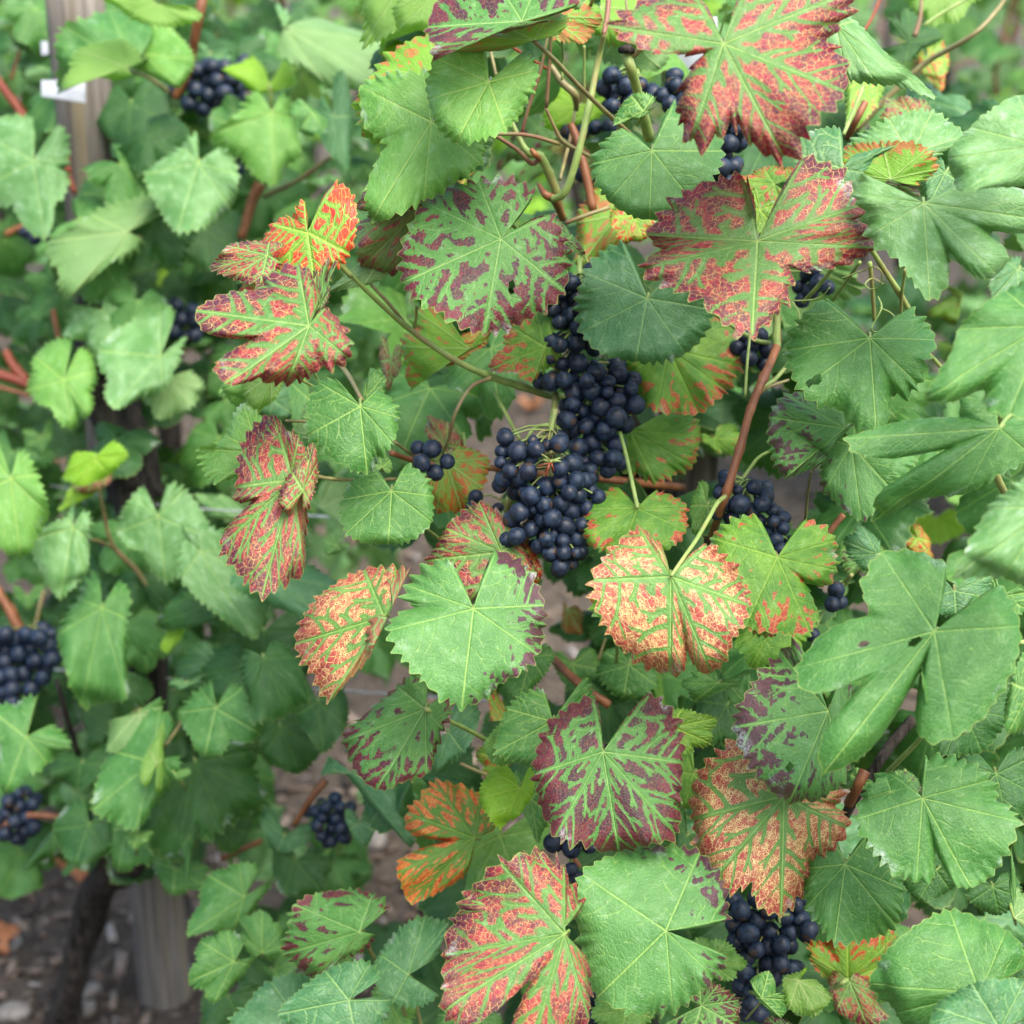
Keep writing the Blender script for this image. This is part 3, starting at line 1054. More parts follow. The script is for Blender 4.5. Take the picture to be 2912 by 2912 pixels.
flat_board('label_plate', [W('A', (225, 440), 2.09), W('A', (468, 440), 2.09), W('A', (470, 568), 2.09), W('A', (225, 530), 2.09)], 0.002, M_WHITE,
           'small white label plate fixed to the grey post under a bright folded leaf', 'label plate')
flat_board('label_plate', [W('A', (222, 225), 2.14), W('A', (262, 225), 2.14), W('A', (268, 300), 2.14), W('A', (226, 305), 2.14)], 0.002, M_WHITE,
           'narrow white label plate beside the top of the grey post', 'label plate')
sg = empty('white_sign', W('C', (60, 480), 1.62))
sg.location[2] = 0
def rel(o, P): return [np.array(p) - np.array(o.location) for p in P]
b = flat_board('sign_board', rel(sg, [W('B', (1775, 180), 1.62), W('C', (250, 90), 1.62), W('C', (250, 455), 1.64), W('B', (1790, 480), 1.64)]), 0.004, M_WHITE, None, None, sg)
sp = W('C', (30, 500), 1.66)
link('sign_stake', tubes_mesh('sign_stake', [tube_arrays([np.array([sp[0], sp[1], sp[2] + .08]) - np.array(sg.location), np.array([sp[0], sp[1] + .02, -.1]) - np.array(sg.location)], [0.008, 0.008], 10, 4)]), sg, M_POSTD)
tag(sg, 'blank white sign showing between the big red leaf and the upper grapes', 'sign')
flat_board('tie_strip', [W('D', (685, 1675), 2.2), W('D', (790, 1712), 2.2), W('D', (785, 1735), 2.2), W('D', (680, 1700), 2.2)], 0.003, M_WHITE,
           'short white plastic tie strip on the post among green leaves', 'plant tie')
dk = link('reflector_disc', GR[0].copy(), None)  # white ellipsoid stands for the out-of-focus highlight of a small reflective thing
dk.data.materials.clear(); dk.data.materials.append(M_WHITE)
dk.location = W('A', (1520, 118), 3.6); dk.scale = (0.012, 0.006, 0.012)
tag(dk, 'tiny white reflective disc, a bright blurred highlight far back near the top edge', 'reflective disc')


def wire(pts, label, r=0.0013):
    P = [W(p[0], (p[1], p[2]), p[3]) for p in pts]
    o = link('trellis_wire', tubes_mesh('trellis_wire', [tube_arrays(P, [r] * len(P), 6, 5)]), None, M_METAL)
    tag(o, label, 'wire', 'trellis wires of the vine row')


wire([('D', -300, 660, 2.5), ('D', 120, 790, 2.3), ('D', 400, 840, 2.2), ('D', 900, 930, 2.05), ('E', 300, 1010, 1.85), ('F', 0, 1060, 1.75)],
     'thin grey trellis wire crossing bare soil beside the small bright leaf')
wire([('G', -300, -100, 2.6), ('D', 400, 1840, 2.2), ('E', 500, 1980, 1.9), ('I', 900, 300, 1.7), ('I', 1860, 435, 1.6), ('I', 2300, 480, 1.55)],
     'thin grey trellis wire low down behind the dark leaves at the right edge')

# ================================================================== VINES
V_MAIN = empty('grapevine', (0.12, 1.75, 0))
tag(V_MAIN, 'sharp front grapevine with red and purple turning leaves and long blue grape bunch', 'grapevine', 'grapevines')
V_RIGHT = empty('grapevine', (0.62, 1.55, 0))
tag(V_RIGHT, 'grapevine with large smooth bright green leaves along the right edge', 'grapevine', 'grapevines')
V_LEFT = empty('grapevine', (-0.42, 2.45, 0))
tag(V_LEFT, 'blurred pale green grapevine growing round the grey wooden post', 'grapevine', 'grapevines')
V_EDGE = empty('grapevine', (-0.95, 2.7, 0))
tag(V_EDGE, 'blurred grapevine with red canes and dark bunches at the left edge', 'grapevine', 'grapevines')


class VineSpace:
    """children are written in world coordinates; shift them once into the vine's own space at the end"""


# ---- front vine: leaves, from the top of the frame downwards -----------------
VM = V_MAIN
def L(*a, **k): return leaf(VM, *a, **k)

# top
L('B', (1020, 118), [(1330, 20), (1200, -330), (760, -300), (498, 150), (530, 340), (700, 215), (1180, 110)], 1.20, 'P', g=(0.1, -0.9), notch=(.1, .1, .06, .1, ), stain=(.62, .25, 0, 0), cup=0.1, teeth=0.05, seed=11)
L('B', (1085, 222), [(1290, 80), (1180, 60), (900, 130), (620, 190), (560, 290)], 1.235, 'T', g=(0, -0.3), under=True, stain=(.55, .2, -.2, 0), notch=.03, teeth=.05)
L('B', (838, 450), [(800, 245), (550, 320), (468, 560), (650, 800), (930, 715), (1100, 385), (1050, 268)], 1.235, 'L', g=(0.15, -0.45), notch=(.03, .02, .05, .06), cup=0.08, seed=3)
L('B', (522, 668), [(480, 400), (130, 470), (165, 1270), (480, 1100), (800, 900)], 1.30, 'L', g=(0.1, -0.4), notch=(.02, .25, .05, .05), cup=0.1, seed=5)
L('B', (640, 720), [(840, 690), (820, 850), (720, 985), (600, 1020), (500, 900)], 1.33, 'G', notch=.04, stalk=False)
L('B', (560, 430), [(505, 185), (230, 370), (92, 580), (120, 720), (300, 900)], 1.36, 'T', under=True, stain=(.45, .1, 0, -.25), notch=.05)
L('B', (420, -180), [(110, 20), (130, 270), (480, 120)], 1.52, 'Y', under=True, notch=.05)
L('B', (600, -90), [(300, 60), (320, 190), (560, 160)], 1.46, 'Y', under=True, notch=.05)
L('B', (500, 60), [(210, 160), (220, 310), (480, 300)], 1.56, 'Y', notch=.08)
L('B', (1170, 90), [(1480, 100), (1380, 245), (1225, 225)], 1.38, 'T', under=True, stain=(.75, .1, 0, 0), notch=.08)
L('B', (1420, -60), [(1480, -160), (1330, 60), (1180, 20)], 1.33, 'L', stain=(0, 0, 0, 0), notch=.06)
L('B', (1450, 40), [(1880, 60), (1720, 330), (1500, 250)], 1.48, 'T', under=True, stain=(.4, .1, 0, 0), notch=.15)
L('B', (1560, 180), [(1460, 330), (1800, 390), (1900, 200)], 1.52, 'G', under=True, notch=.1)
L('B', (1330, 585), [(1210, 480), (1098, 555), (1160, 715), (1440, 650), (1540, 515)], 1.60, 'Y', notch=.12)
L('B', (1110, 700), [(1180, 600), (1010, 600), (858, 975), (1000, 900), (1200, 800)], 1.80, 'P', notch=.2, stain=(.5, .1, 0, 0))
L('B', (1440, 790), [(1320, 760), (1310, 1005), (1440, 930)], 1.68, 'R', stain=(.5, .1, 0, 0))
L('B', (1130, 900), [(960, 1000), (1010, 1040), (1130, 960)], 1.75, 'P', notch=.1, stain=(.5, .1, 0, 0))
L('B', (1690, 610), [(1745, 530), (1620, 520), (1525, 690), (1660, 655), (1740, 600)], 1.30, 'G', notch=.05, wave=.2, teeth=.11)
L('B', (905, 1312), [(1085, 1060), (780, 985), (480, 1110), (350, 1560), (810, 1840), (1255, 1600), (1180, 1180)], 1.29, 'P', g=(0.05, -0.4), notch=(.02, .0, .04, .06), stain=(.52, .18, .12, .14), cup=0.1, wave=.12, seed=21, holes=[('B', 965, 1560, 15), ('B', 962, 1590, 13)])
L('B', (1260, 1330), [(1100, 1300), (1180, 1190), (1300, 1290)], 1.31, 'P', stain=(.6, .1, 0, 0), stalk=False, notch=.02)
L('B', (1735, 828), [(1560, 705), (1400, 900), (1480, 1120), (1720, 1250), (1990, 1150), (2135, 830), (1860, 565)], 1.27, 'S', g=(0.1, -0.4), notch=(.02, .02, .04, .03), stain=(.16, .1, 0, 0), wave=.12, seed=31)
L('B', (1710, 1640), [(1570, 1330), (1370, 1500), (1338, 1830), (1640, 2010), (1930, 1960), (2070, 1700), (1950, 1400)], 1.37, 'B', g=(0, -0.25), notch=(.02, .03, .03, .03), cup=.06, seed=41)
L('B', (1550, 1180), [(1300, 1230), (1310, 1505), (1560, 1340)], 1.50, 'T', under=True, stain=(.7, .1, 0, 0), notch=.1)
L('B', (1640, 1180), [(1500, 1200), (1560, 1340), (1690, 1330)], 1.46, 'O', stain=(.6, .1, 0, 0), notch=.1)
L('B', (1560, 1000), [(1450, 1100), (1550, 1200), (1700, 1150)], 1.60, 'T', stain=(.5, .1, 0, 0), notch=.1)
L('B', (470, 1140), [(300, 1080), (90, 1230), (120, 1490), (330, 1510), (480, 1290)], 1.36, 'R', under=False, stain=(.38, .15, 0, 0), notch=.03, g=(.2, -.3))
L('B', (380, 1060), [(150, 1050), (38, 1160), (240, 1180)], 1.335, 'R', stain=(.9, .1, 0, 0), wave=.3, notch=.05, stalk=False)
L('B', (210, 1470), [(120, 1450), (-60, 1610), (150, 1570)], 1.36, 'G', under=True, notch=.05)
L('B', (720, 960), [(640, 1010), (700, 1010), (760, 940)], 1.40, 'O', stain=(.9, 0, 0, 0), stalk=False)
L('E', (730, 70), [('B', 560, 1680), ('B', 430, 1700), (335, 60), (330, 355), (530, 200), (840, 20), ('B', 840, 1760)], 1.44, 'T', under=True, stain=(.55, .3, .1, 0), notch=.08, seed=51)
L('E', (620, 60), [(840, 30), (660, 150), (520, 190)], 1.47, 'O', stain=(.9, 0, 0, 0), stalk=False)
L('E', (1150, 60), [('B', 1080, 1655), ('B', 960, 1790), (830, 185), (1080, 250), (1160, 180)], 1.40, 'T', stain=(.5, .35, -.2, .1), notch=.15, seed=52)
L('E', (300, 130), [(240, 140), (290, 310), (350, 200)], 1.5, 'R', stain=(.6, 0, 0, 0))
L('E', (700, 440), [(560, 380), (545, 270), (630, 205), (790, 225), (850, 330)], 1.66, 'B', notch=.02, teeth=.02)
L('E', (610, 600), [(480, 500), (490, 410), (610, 470)], 1.52, 'R', stain=(.9, 0, 0, 0), notch=.1)
L('E', (600, 690), [(840, 670), (810, 840), (690, 960), (540, 1000), (500, 850)], 1.46, 'O', under=True, stain=(.55, .2, 0, 0), notch=.06)
L('E', (380, 500), [(480, 520), (400, 545), (385, 530)], 1.7, 'G', notch=.03)

# left sharp group
L('A', (1700, 1790), [(1800, 1650), (1640, 1450), (1370, 1620), (1062, 1705), (1180, 2160), (1575, 2107), (1930, 1975)][0:0] or
  [(1770, 1580), (1640, 1450), (1062, 1705), (1175, 2165), (1575, 2107), (1925, 1975), (1790, 1690)], 1.17, 'R', g=(.1, -.9), notch=(.12, .34, .12, .12), stain=(.62, .3, 0, 0), wave=.3, fold=.2, seed=61)
L('A', (1750, 1690), [(1710, 1600), (1725, 1480), (1800, 1385), (1870, 1400), (1810, 1600)], 1.20, 'P', stain=(.7, 0, 0, 0), notch=.2, stalk=False, wave=.3)
L('A', (1690, 1278), [(1690, 1190), (1672, 1098), (1500, 1230), (1290, 1705), (1740, 1600), (1925, 1400), (1840, 985)], 1.27, 'O', g=(-.3, -.2), notch=(.25, .05, .1, .12), stain=(.85, .3, 0, 0), seed=62)
L('A', (1470, 1400), [(1480, 1330), (1250, 1350), (1150, 1475), (1270, 1530), (1430, 1560)], 1.255, 'R', g=(-.3, -.8), notch=.02, stain=(.8, .3, 0, 0), wave=.2, stalk=False)
L('D', (1420, 640), [(1330, 350), (1230, 545), (1060, 610), (1190, 820), (1380, 760)], 1.31, 'L', g=(.3, -.4), notch=.03, seed=63)
L('D', (1490, 215), [(1330, 330), (1400, 475), (1490, 370)], 1.35, 'Y', notch=.03, under=True)
L('D', (1480, 200), [(1180, 310), (1280, 425), (1400, 330)], 1.38, 'L', notch=.03)
L('D', (1400, 650), [(1320, 640), (1360, 690), (1420, 680)], 1.29, 'L', under=True, notch=.02, stalk=False)
L('D', (1610, 790), [(1500, 432), (1300, 830), (1205, 1160), (1440, 1435), (1670, 1300), (1690, 1000), (1690, 900)], 1.20, 'R', g=(.1, -.3), notch=(.3, .02, .03, .1), stain=(.95, .2, 0, 0), fold=.05, curl=0.0, seed=64)
L('D', (1600, 760), [(1500, 432), (1380, 540), (1385, 680), (1640, 560), (1620, 640)][0:0] or [(1385, 560), (1500, 430), (1640, 555)], 1.215, 'R', stain=(1.0, .1, 0, 0), notch=.1, stalk=False, g=(0, .1))
L('D', (1665, 850), [(1600, 740), (1725, 560), (1745, 690)], 1.185, 'R', stain=(1.0, .1, 0, 0), notch=.03, stalk=False, g=(.2, -.2), wave=.25)
L('D', (1740, 560), [(1800, 480), (1600, 520), (1700, 340)], 1.42, 'G', notch=.1)
L('E', (133, 385), [(0, 235), (-100, 250), (-157, 545), (172, 757), (310, 590), (352, 450), (230, 290)], 1.29, 'G', g=(0, -.4), notch=(.0, .04, .04, .03), seed=71)
L('E', (170, 330), [(160, 260), (190, 165), (270, 210)], 1.34, 'G', notch=.05, stalk=False)
L('E', (305, 850), [(240, 690), (190, 712), (60, 790), (45, 1090), (285, 1167), (530, 1020), (545, 880), (390, 708)][0:0] or
  [(190, 712), (30, 900), (55, 1085), (285, 1167), (530, 1025), (540, 880), (390, 705)], 1.33, 'G', g=(0, -.3), notch=(0, .0, .02, .02), cup=.05, wave=.06, seed=72)
L('E', (250, 720), [(170, 690), (240, 640), (300, 680)], 1.38, 'G', notch=.05)
L('E', (905, 1185), [(1100, 1340), (1010, 1110), (960, 985), (785, 905), (590, 1050), (480, 1232), (720, 1480)], 1.35, 'R', g=(0, -.2), notch=(.05, .05, .05, .05), stain=(.6, .25, 0, .1), seed=73)
L('E', (930, 1200), [(960, 1150), (1060, 1085), (1130, 1345)], 1.36, 'O', stain=(.9, .1, 0, 0), notch=.08, stalk=False)
L('E', (520, 1290), [(470, 1300), (490, 1340), (550, 1330)], 1.4, 'T', notch=.05)
L('E', (755, 1497), [(610, 1222), (390, 1370), (280, 1620), ('H', 690, 197), (1110, 1750), (1145, 1480), (880, 1172)], 1.25, 'S', g=(.05, -.4), notch=(.18, .03, .05, .04), stain=(.22, .35, .42, -.10), cup=.08, seed=74)
L('E', (265, 1540), [(415, 1295), (150, 1272), (-227, 1690), (-40, 2010), (170, 1780)], 1.30, 'C', g=(-.2, -.5), notch=(.05, .03, .03, .03), stain=(.62, .3, 0, 0), fold=.15, seed=75, rolls=[(('E', 130, 1840), (1.0, .45), .05, -1)])
L('E', (60, 1760), [(60, 1840), (-40, 2010), (10, 1850)], 1.31, 'O', under=True, notch=.02, stalk=False, stain=(.6, 0, 0, 0))
# centre yellow-red leaf and neighbours
L('F', (-7, 1320), [(-60, 1150), (-190, 1040), (-450, 1340), (-10, 1872), (225, 1885), (425, 1480), (200, 1140)], 1.20, 'C', g=(.1, -.3), notch=(.05, .02, .17, .04), stain=(.65, .35, 0, 0), seed=81)
L('F', (-20, 1400), [('E', 1560, 1130), ('E', 1395, 1500), ('E', 1530, 1640), ('E', 1660, 1690), ('E', 1850, 1600)], 1.30, 'T', notch=.05, stain=(.3, .2, 0, 0), stalk=False)
L('F', (577, 1215), [(450, 978), (213, 1105), (400, 1600), (755, 1625), (915, 1290), (900, 1120), (735, 1005)], 1.27, 'T', g=(.1, -.35), notch=(.06, .03, .3, .04), stain=(.45, .25, 0, .12), seed=82)
L('F', (500, 1330), [(360, 1480), (440, 1640), (570, 1660)], 1.28, 'T', notch=.03, stain=(.6, .2, 0, 0), stalk=False)
L('F', (560, 1580), [(340, 1700), (430, 1822), (720, 1690)], 1.40, 'T', notch=.06, stain=(.25, 0, 0, 0))
L('E', (1655, 945), [(1535, 828), (1340, 950), (1360, 1140), (1560, 1200), (1942, 1075), (1930, 930), (1760, 848)], 1.34, 'T', g=(0, -.6), notch=(.15, .02, .02, .05), stain=(.5, .55, 0, -.1), seed=83)
L('F', (-20, 70), [(-290, 60), (-255, 210), (-90, 430), (150, 432), (300, 300), (390, 170), (250, -160)], 1.43, 'T', g=(0, -.3), notch=(.02, .08, .05, .05), stain=(.42, .5, .15, .1), seed=84)
L('F', (-230, 520), [(-270, 370), (-330, 560), (-290, 740), (-90, 805), (130, 720), (188, 550), (50, 390)], 1.47, 'T', g=(0, -.3), notch=(.02, .08, .06, .05), stain=(.38, .45, .1, 0), seed=85)
L('F', (150, 950), [(120, 900), (60, 1000), (100, 1110), (230, 1040)], 1.45, 'G', notch=.1) if False else None
L('F', (190, 930), [(100, 930), (110, 1100), (240, 1050)], 1.42, 'L', notch=.1)
L('F', (230, 560), [(240, 640), (330, 660), (410, 560)], 1.6, 'T', stain=(.5, 0, 0, 0))
L('F', (-130, 1180), [(-220, 1100), (-160, 1250), (-60, 1200)], 1.4, 'T', stain=(.3, 0, 0, 0))
L('E', (1270, 1500), [(1240, 1600), (1260, 1640), (1350, 1640)], 1.75, 'O', under=True, stain=(.9, 0, 0, 0), notch=.1)
# top right of the front vine
L('C', (280, 240), [(100, -60), (-357, 140), (100, 795), (628, 893), (985, 520), (1010, -60), (500, -260)], 1.12, 'R', g=(.05, -.45), notch=(.52, .22, .1, .18), nw=.24, stain=(.56, .30, .16, .08), cup=.08, wave=.16, teeth=.1, seed=91)
L('C', (230, 330), [(190, 430), (95, 798), (255, 640)], 1.14, 'T', notch=.02, stain=(.45, .1, 0, 0), stalk=False)
L('C', (468, 1325), [(385, 965), (-140, 1290), (-195, 1480), (437, 1848), (1135, 1360), (1075, 1112), (730, 858)], 1.20, 'R', g=(.05, -.35), notch=(.05, .06, .25, .02), stain=(.53, .28, 0, 0), point=.14, wave=.18, cup=.1, teeth=.1, seed=92)
L('C', (150, 1370), [(180, 1480), (0, 1610), (-30, 1500)], 1.24, 'T', under=True, notch=.03, stain=(.5, 0, 0, 0), stalk=False)
L('C', (560, 1010), [(480, 920), (320, 985), (420, 1120), (540, 1100)][0:0] or [(500, 920), (320, 985), (420, 1130)], 1.40, 'T', stain=(.7, .2, 0, 0), notch=.1)
L('C', (480, 1150), [(420, 1140), (450, 1290), (545, 1230)], 1.36, 'O', stain=(.4, .2, 0, 0), notch=.05)
L('C', (935, 930), [(915, 700), (640, 830), (760, 1000), (945, 1090), (1050, 950), (1235, 800), (1000, 850)], 1.25, 'B', g=(0, -.3), notch=(.02, .02, .04, .1), seed=93)
L('C', (1200, 985), [(930, 950), (920, 815), (1150, 788), (1400, 815), (1462, 930)], 1.30, 'T', under=True, stain=(.35, .6, 0, -.4), notch=.0, g=(0, .1))
L('C', (1310, 850), [(960, 790), (1190, 655), (1430, 610), (1620, 740), (1480, 840)], 1.34, 'M', notch=.03, g=(0, -.6))
L('C', (900, 140), [(770, 230), (960, 440), (1150, 500), (1470, 560), (1000, 110)], 1.27, 'M', g=(0, -.5), notch=.03, seed=94)
L('C', (1310, 230), [(1080, 290), (1280, 350), (1500, 200), (1290, 50), (1190, 100)], 1.7, 'K', notch=.2)
L('C', (1320, 640), [(1140, 650), (1180, 540), (1260, 530), (1400, 560), (1440, 640)], 1.5, 'R', stain=(.6, 0, 0, 0), notch=.1)
L('C', (1060, 430), [(950, 500), (960, 760), (1090, 620)], 1.5, 'O', stain=(.4, 0, 0, 0), notch=.05)
L('C', (1400, 320), [(1380, 420), (1480, 520), (1520, 330)], 1.75, 'O', stain=(.6, 0, 0, 0), notch=.1)
L('C', (1080, 980), [(1240, 1000), (1330, 1080), (1330, 960)][0:0] or [(1240, 1060), (1370, 1090), (1400, 1000)], 1.42, 'P', stain=(.6, 0, 0, 0), notch=.1)
L('C', (1600, 1600), [(1300, 1560), (1480, 1550), (1580, 1640), (1560, 1800), (1380, 1720)], 1.8, 'O', under=True, stain=(.4, 0, 0, 0), notch=.1)
# middle right
L('F', (1085, 10), [(830, -207), (620, 80), (700, 300), (1125, 560), (1360, 275), (1460, 20), (1300, -150)], 1.27, 'G', g=(.1, -.4), notch=(.02, .10, .22, .1), seed=101, holes=[('F', 795, 235, 22), ('F', 760, 255, 16)])
L('F', (950, 505), [(620, 320), (500, 440), (585, 818), (790, 745), (870, 600)], 1.31, 'S', g=(.2, -.4), notch=(.02, .03, .04, .04), stain=(.42, .2, -.1, .05), seed=102)
L('F', (985, 600), [(850, 560), (830, 860), (1040, 1022), (1210, 850), (1390, 620)], 1.33, 'S', g=(-.1, -.4), notch=(.04, .03, .04, .04), stain=(.3, .2, -.2, .05), seed=103)
L('F', (858, 2059), [(700, 1690), (600, 1740), (330, 2150), (640, 2582), (800, 2592), (950, 2450), (960, 1800)], 1.24, 'S', g=(0, -.35), notch=(.05, .04, .04, .04), stain=(.30, .4, -.35, 0), seed=104, holes=[('I', 642, 522, 14)])
L('I', (615, 680), [(350, 370), (65, 820), (180, 1180), (597, 1337), (985, 850), (930, 600)], 1.27, 'C') if False else None
L('I', (615, 680), [(360, 365), (65, 820), (190, 1185), (597, 1337), (985, 860), (935, 640), (800, 600)], 1.28, 'C', g=(0, -.35), notch=(.02, .15, .12, .18), stain=(.62, .35, 0, -.05), teeth=.1, seed=105)
L('I', (950, 1055), [(860, 850), (730, 1080), (740, 1290), (890, 1492), (1230, 1395), (1268, 1190), (1090, 880)], 1.28, 'G', g=(0, -.3), notch=(0, .02, .02, .03), seed=106)
L('I', (965, 1690), [(740, 1560), (700, 1470), (960, 1430), (1300, 1390), (1180, 1600)], 1.40, 'O', stain=(.5, .3, 0, 0), notch=.15, g=(0, .2))
L('I', (975, 1700), [(865, 1730), (900, 1860), (1080, 1960), (1210, 1900), (1100, 1750)], 1.38, 'R', stain=(.6, .3, 0, 0), notch=.05, seed=108)
L('I', (490, 1790), [(560, 1800), (530, 1640), (420, 1690), (460, 1790), (600, 1900), (650, 1800), (590, 1760)], 1.28, 'G', notch=.03, teeth=.03)
L('I', (690, 1690), [(740, 1640), (610, 1680), (640, 1850), (800, 1905), (878, 1790)], 1.285, 'Y', notch=.05, wave=.2, teeth=.12)
L('I', (200, 1590), [(300, 1480), (420, 1610), (330, 1690)], 1.38, 'L', notch=.1)
L('I', (160, 1830), [(60, 1780), (150, 1690), (250, 1720), (370, 1800), (370, 1950), (100, 2050), (-60, 1950)], 1.30, 'P', stain=(.7, .2, 0, 0), notch=.05)
L('I', (600, 1960), [(450, 1950), (520, 1890), (640, 1920)], 1.3, 'P', stain=(.8, .2, 0, 0))
# lower middle
L('H', (490, 200), [(330, 70), (10, 388), (215, 672), (500, 600), (582, 310)], 1.34, 'P', g=(-.1, -.4), notch=(.02, .04, .05, .03), stain=(.42, .35, 0, .1), fold=.05, seed=111)
L('H', (760, 910), [(800, 690), (620, 590), (385, 760), (300, 1120), (400, 1285), (600, 1060)][0:0] or [(800, 670), (540, 592), (385, 770), (300, 1120), (395, 1285)], 1.42, 'Q', g=(-.2, -.3), notch=(.03, .05, .42, .03), stain=(.60, .30, 0, 0), seed=112)
L('H', (1190, 270), [(1130, 90), (940, 200), (870, 440), (1110, 527), (1290, 310), (1415, 150), (1365, 30)], 1.33, 'G', g=(.1, -.35), notch=(.02, .04, .05, .02), seed=113)
L('H', (960, 320), [(900, 280), (800, 420), (850, 512), (960, 500), (1000, 400)], 1.36, 'L', notch=.04)
L('H', (1010, 635), [(945, 515), (850, 535), (775, 695), (905, 882), (995, 800), (1075, 690), (1060, 525)], 1.38, 'Y', notch=(.02, .04, .05, .1), seed=114)
L('H', (1070, 690), [(1010, 750), (1110, 942), (1190, 800)], 1.43, 'G', notch=.06)
L('H', (1465, 438), [(1410, 140), (1085, 560), (1205, 900), (1560, 1020), (1880, 900), (1930, 500), (1730, 112)], 1.26, 'P', g=(.02, -.35), notch=(.02, .05, .04, .03), stain=(.68, .2, 0, 0), cup=.08, wave=.13, seed=115)
L('H', (1255, 1438), [(1250, 1050), (900, 1040), (570, 1560), (540, 1880), (1020, 2250), (1390, 1900), (1390, 1600)], 1.19, 'R', g=(.05, -.35), notch=(.04, .02, .42, .03), stain=(.55, .25, 0, 0), wave=.13, seed=116)
L('H', (1255, 1400), [(1110, 985), (960, 1020), (690, 1240), (680, 1420), (900, 1540)], 1.205, 'R', g=(.05, -.35), notch=.02, stain=(.62, .2, 0, 0), stalk=False, seed=117)
L('H', (1812, 1420), [(2155, 1350), (2000, 985), (1335, 1100), (1430, 1792), (1850, 1866), (2080, 1680), (2140, 1560)], 1.23, 'S', g=(0, -.35), notch=(.02, .06, .02, .03), stain=(.22, .35, .42, -.1), seed=118)
L('H', (1850, 300), [(1900, 200), (2090, 250), (2080, 400)], 1.33, 'O', stain=(.15, .1, 0, 0), notch=.1)
L('H', (900, 900), [(1020, 900), (950, 1100), (690, 1290), (720, 1000)][0:0] or [(700, 1000), (690, 1290), (1000, 1150)], 1.5, 'L', notch=.05, stain=(0, 0, 0, 0))
L('H', (130, 1425), [(205, 1215), (-230, 1275), (-290, 1550), (-150, 1705), (50, 1560)], 1.42, 'P', g=(-.2, -.3), notch=(.06, .06, .04, .05), stain=(.40, .35, 0, 0), seed=121)
L('H', (395, 1660), [(615, 1380), (490, 1335), (225, 1540), (300, 1830), (560, 1770)], 1.42, 'B', notch=.03, g=(0, -.5))
L('H', (70, 1800), [(190, 1590), (-60, 1640), (-330, 1880), (130, 2100), (310, 1800)], 1.35, 'B', notch=.04, g=(0, -.4))
L('H', (690, 1900), [(560, 1880), (520, 2100), (800, 2080)], 1.5, 'G')
L('H', (300, 1830), [(180, 1900), (250, 2050), (400, 2000)], 1.48, 'L')
L('H', (1600, 1850), [(1400, 1890), (1560, 2000), (1740, 1900)], 1.34, 'L', notch=.08)
L('H', (100, 560), [(-60, 500), (-120, 640), (430, 985), (440, 700)][0:0] or [(-100, 560), (20, 520), (430, 985), (440, 680), (300, 560)], 1.62, 'B', notch=.03, teeth=.03)
L('H', (130, 830), [(70, 860), (150, 965), (215, 880)], 1.66, 'B', notch=.03, teeth=.03)
L('H', (620, 330), [(600, 160), (780, 200), (560, 560), (700, 500)][0:0] or [(780, 180), (700, 440), (540, 570)], 1.5, 'B', notch=.06)
L('H', (930, 260), [(820, 110), (860, 270), (980, 180)], 1.5, 'O', stain=(.6, 0, 0, 0))
L('H', (980, 480), [(760, 440), (830, 600), (900, 500)], 1.5, 'O', stain=(.5, 0, 0, 0))
L('E', (1070, 1760), [(960, 1700), (880, 1850), ('H', 1010, 150), ('H', 1140, 20), (1200, 1750)], 1.50, 'G', notch=.05)
L('E', (1610, 1805), [(1470, 1730), (1425, 1860), (1580, 2000), (1760, 1920), (1815, 1780)], 1.52, 'G', notch=.05)
L('E', (1300, 1800), [(1220, 1860), (1340, 1950), (1450, 1830)], 1.62, 'G', notch=.05)
L('E', (1500, 1560), [(1140, 1620), (1280, 1680), (1530, 1630)], 1.85, 'B', notch=.05)
L('I', (-30, 280), [(-120, 20), (-60, 420), (100, 400)], 1.5, 'T', stain=(.2, .2, 0, 0))
L('I', (250, 60), [(60, 0), (120, 160), (240, 110), (390, 20)][0:0] or [(40, 60), (118, 160), (370, 60)], 1.42, 'G', notch=.1)
L('I', (300, 180), [(130, 150), (180, 380), (380, 400)], 1.46, 'K', notch=.05)
L('I', (120, 560), [(20, 540), (60, 760), (250, 700)], 1.42, 'T', stain=(.05, 0, 0, 0), notch=.05)
L('I', (80, 900), [(20, 800), (40, 1000), (150, 1000)], 1.5, 'K', notch=.05)

# ---- right vine: large smooth leaves --------------------------------------
VM = V_RIGHT
L('C', (1380, 1115), [(1050, 955), (970, 1060), (1072, 1300), (1415, 1657), (1825, 1550), (2120, 1220), (1750, 950)], 1.19, 'M', g=(.05, -.4), notch=(.02, .04, .25, .2), teeth=.055, point=.16, wave=.13, seed=131)
L('C', (2010, 800), [(1900, 520), (1640, 700), (1452, 880), (1580, 1073), (1950, 1020)], 1.12, 'M', g=(.1, -.5), notch=.03, teeth=.03, seed=132)
L('F', (2050, -60), [(1830, -250), (1560, -40), (1350, 352), (1850, 432), (2150, 430)], 1.06, 'G', g=(.1, -.4), notch=(.03, .02, .2, .03), teeth=.05, wave=.12, seed=133)
L('F', (2080, 940), [(1940, 780), (1740, 940), (1525, 1350), (1790, 1372), (2050, 1380)], 1.02, 'M', g=(0, -.4), notch=.03, teeth=.05, seed=134)
L('F', (1797, 505), [(1780, 400), (1750, 215), (935, 565), (1015, 1112), (1600, 870), (1980, 660), (2060, 480)], 1.15, 'G', g=(.1, -.35), notch=(.28, .38, .05, .03), teeth=.05, point=.17, wave=.1, seed=135)
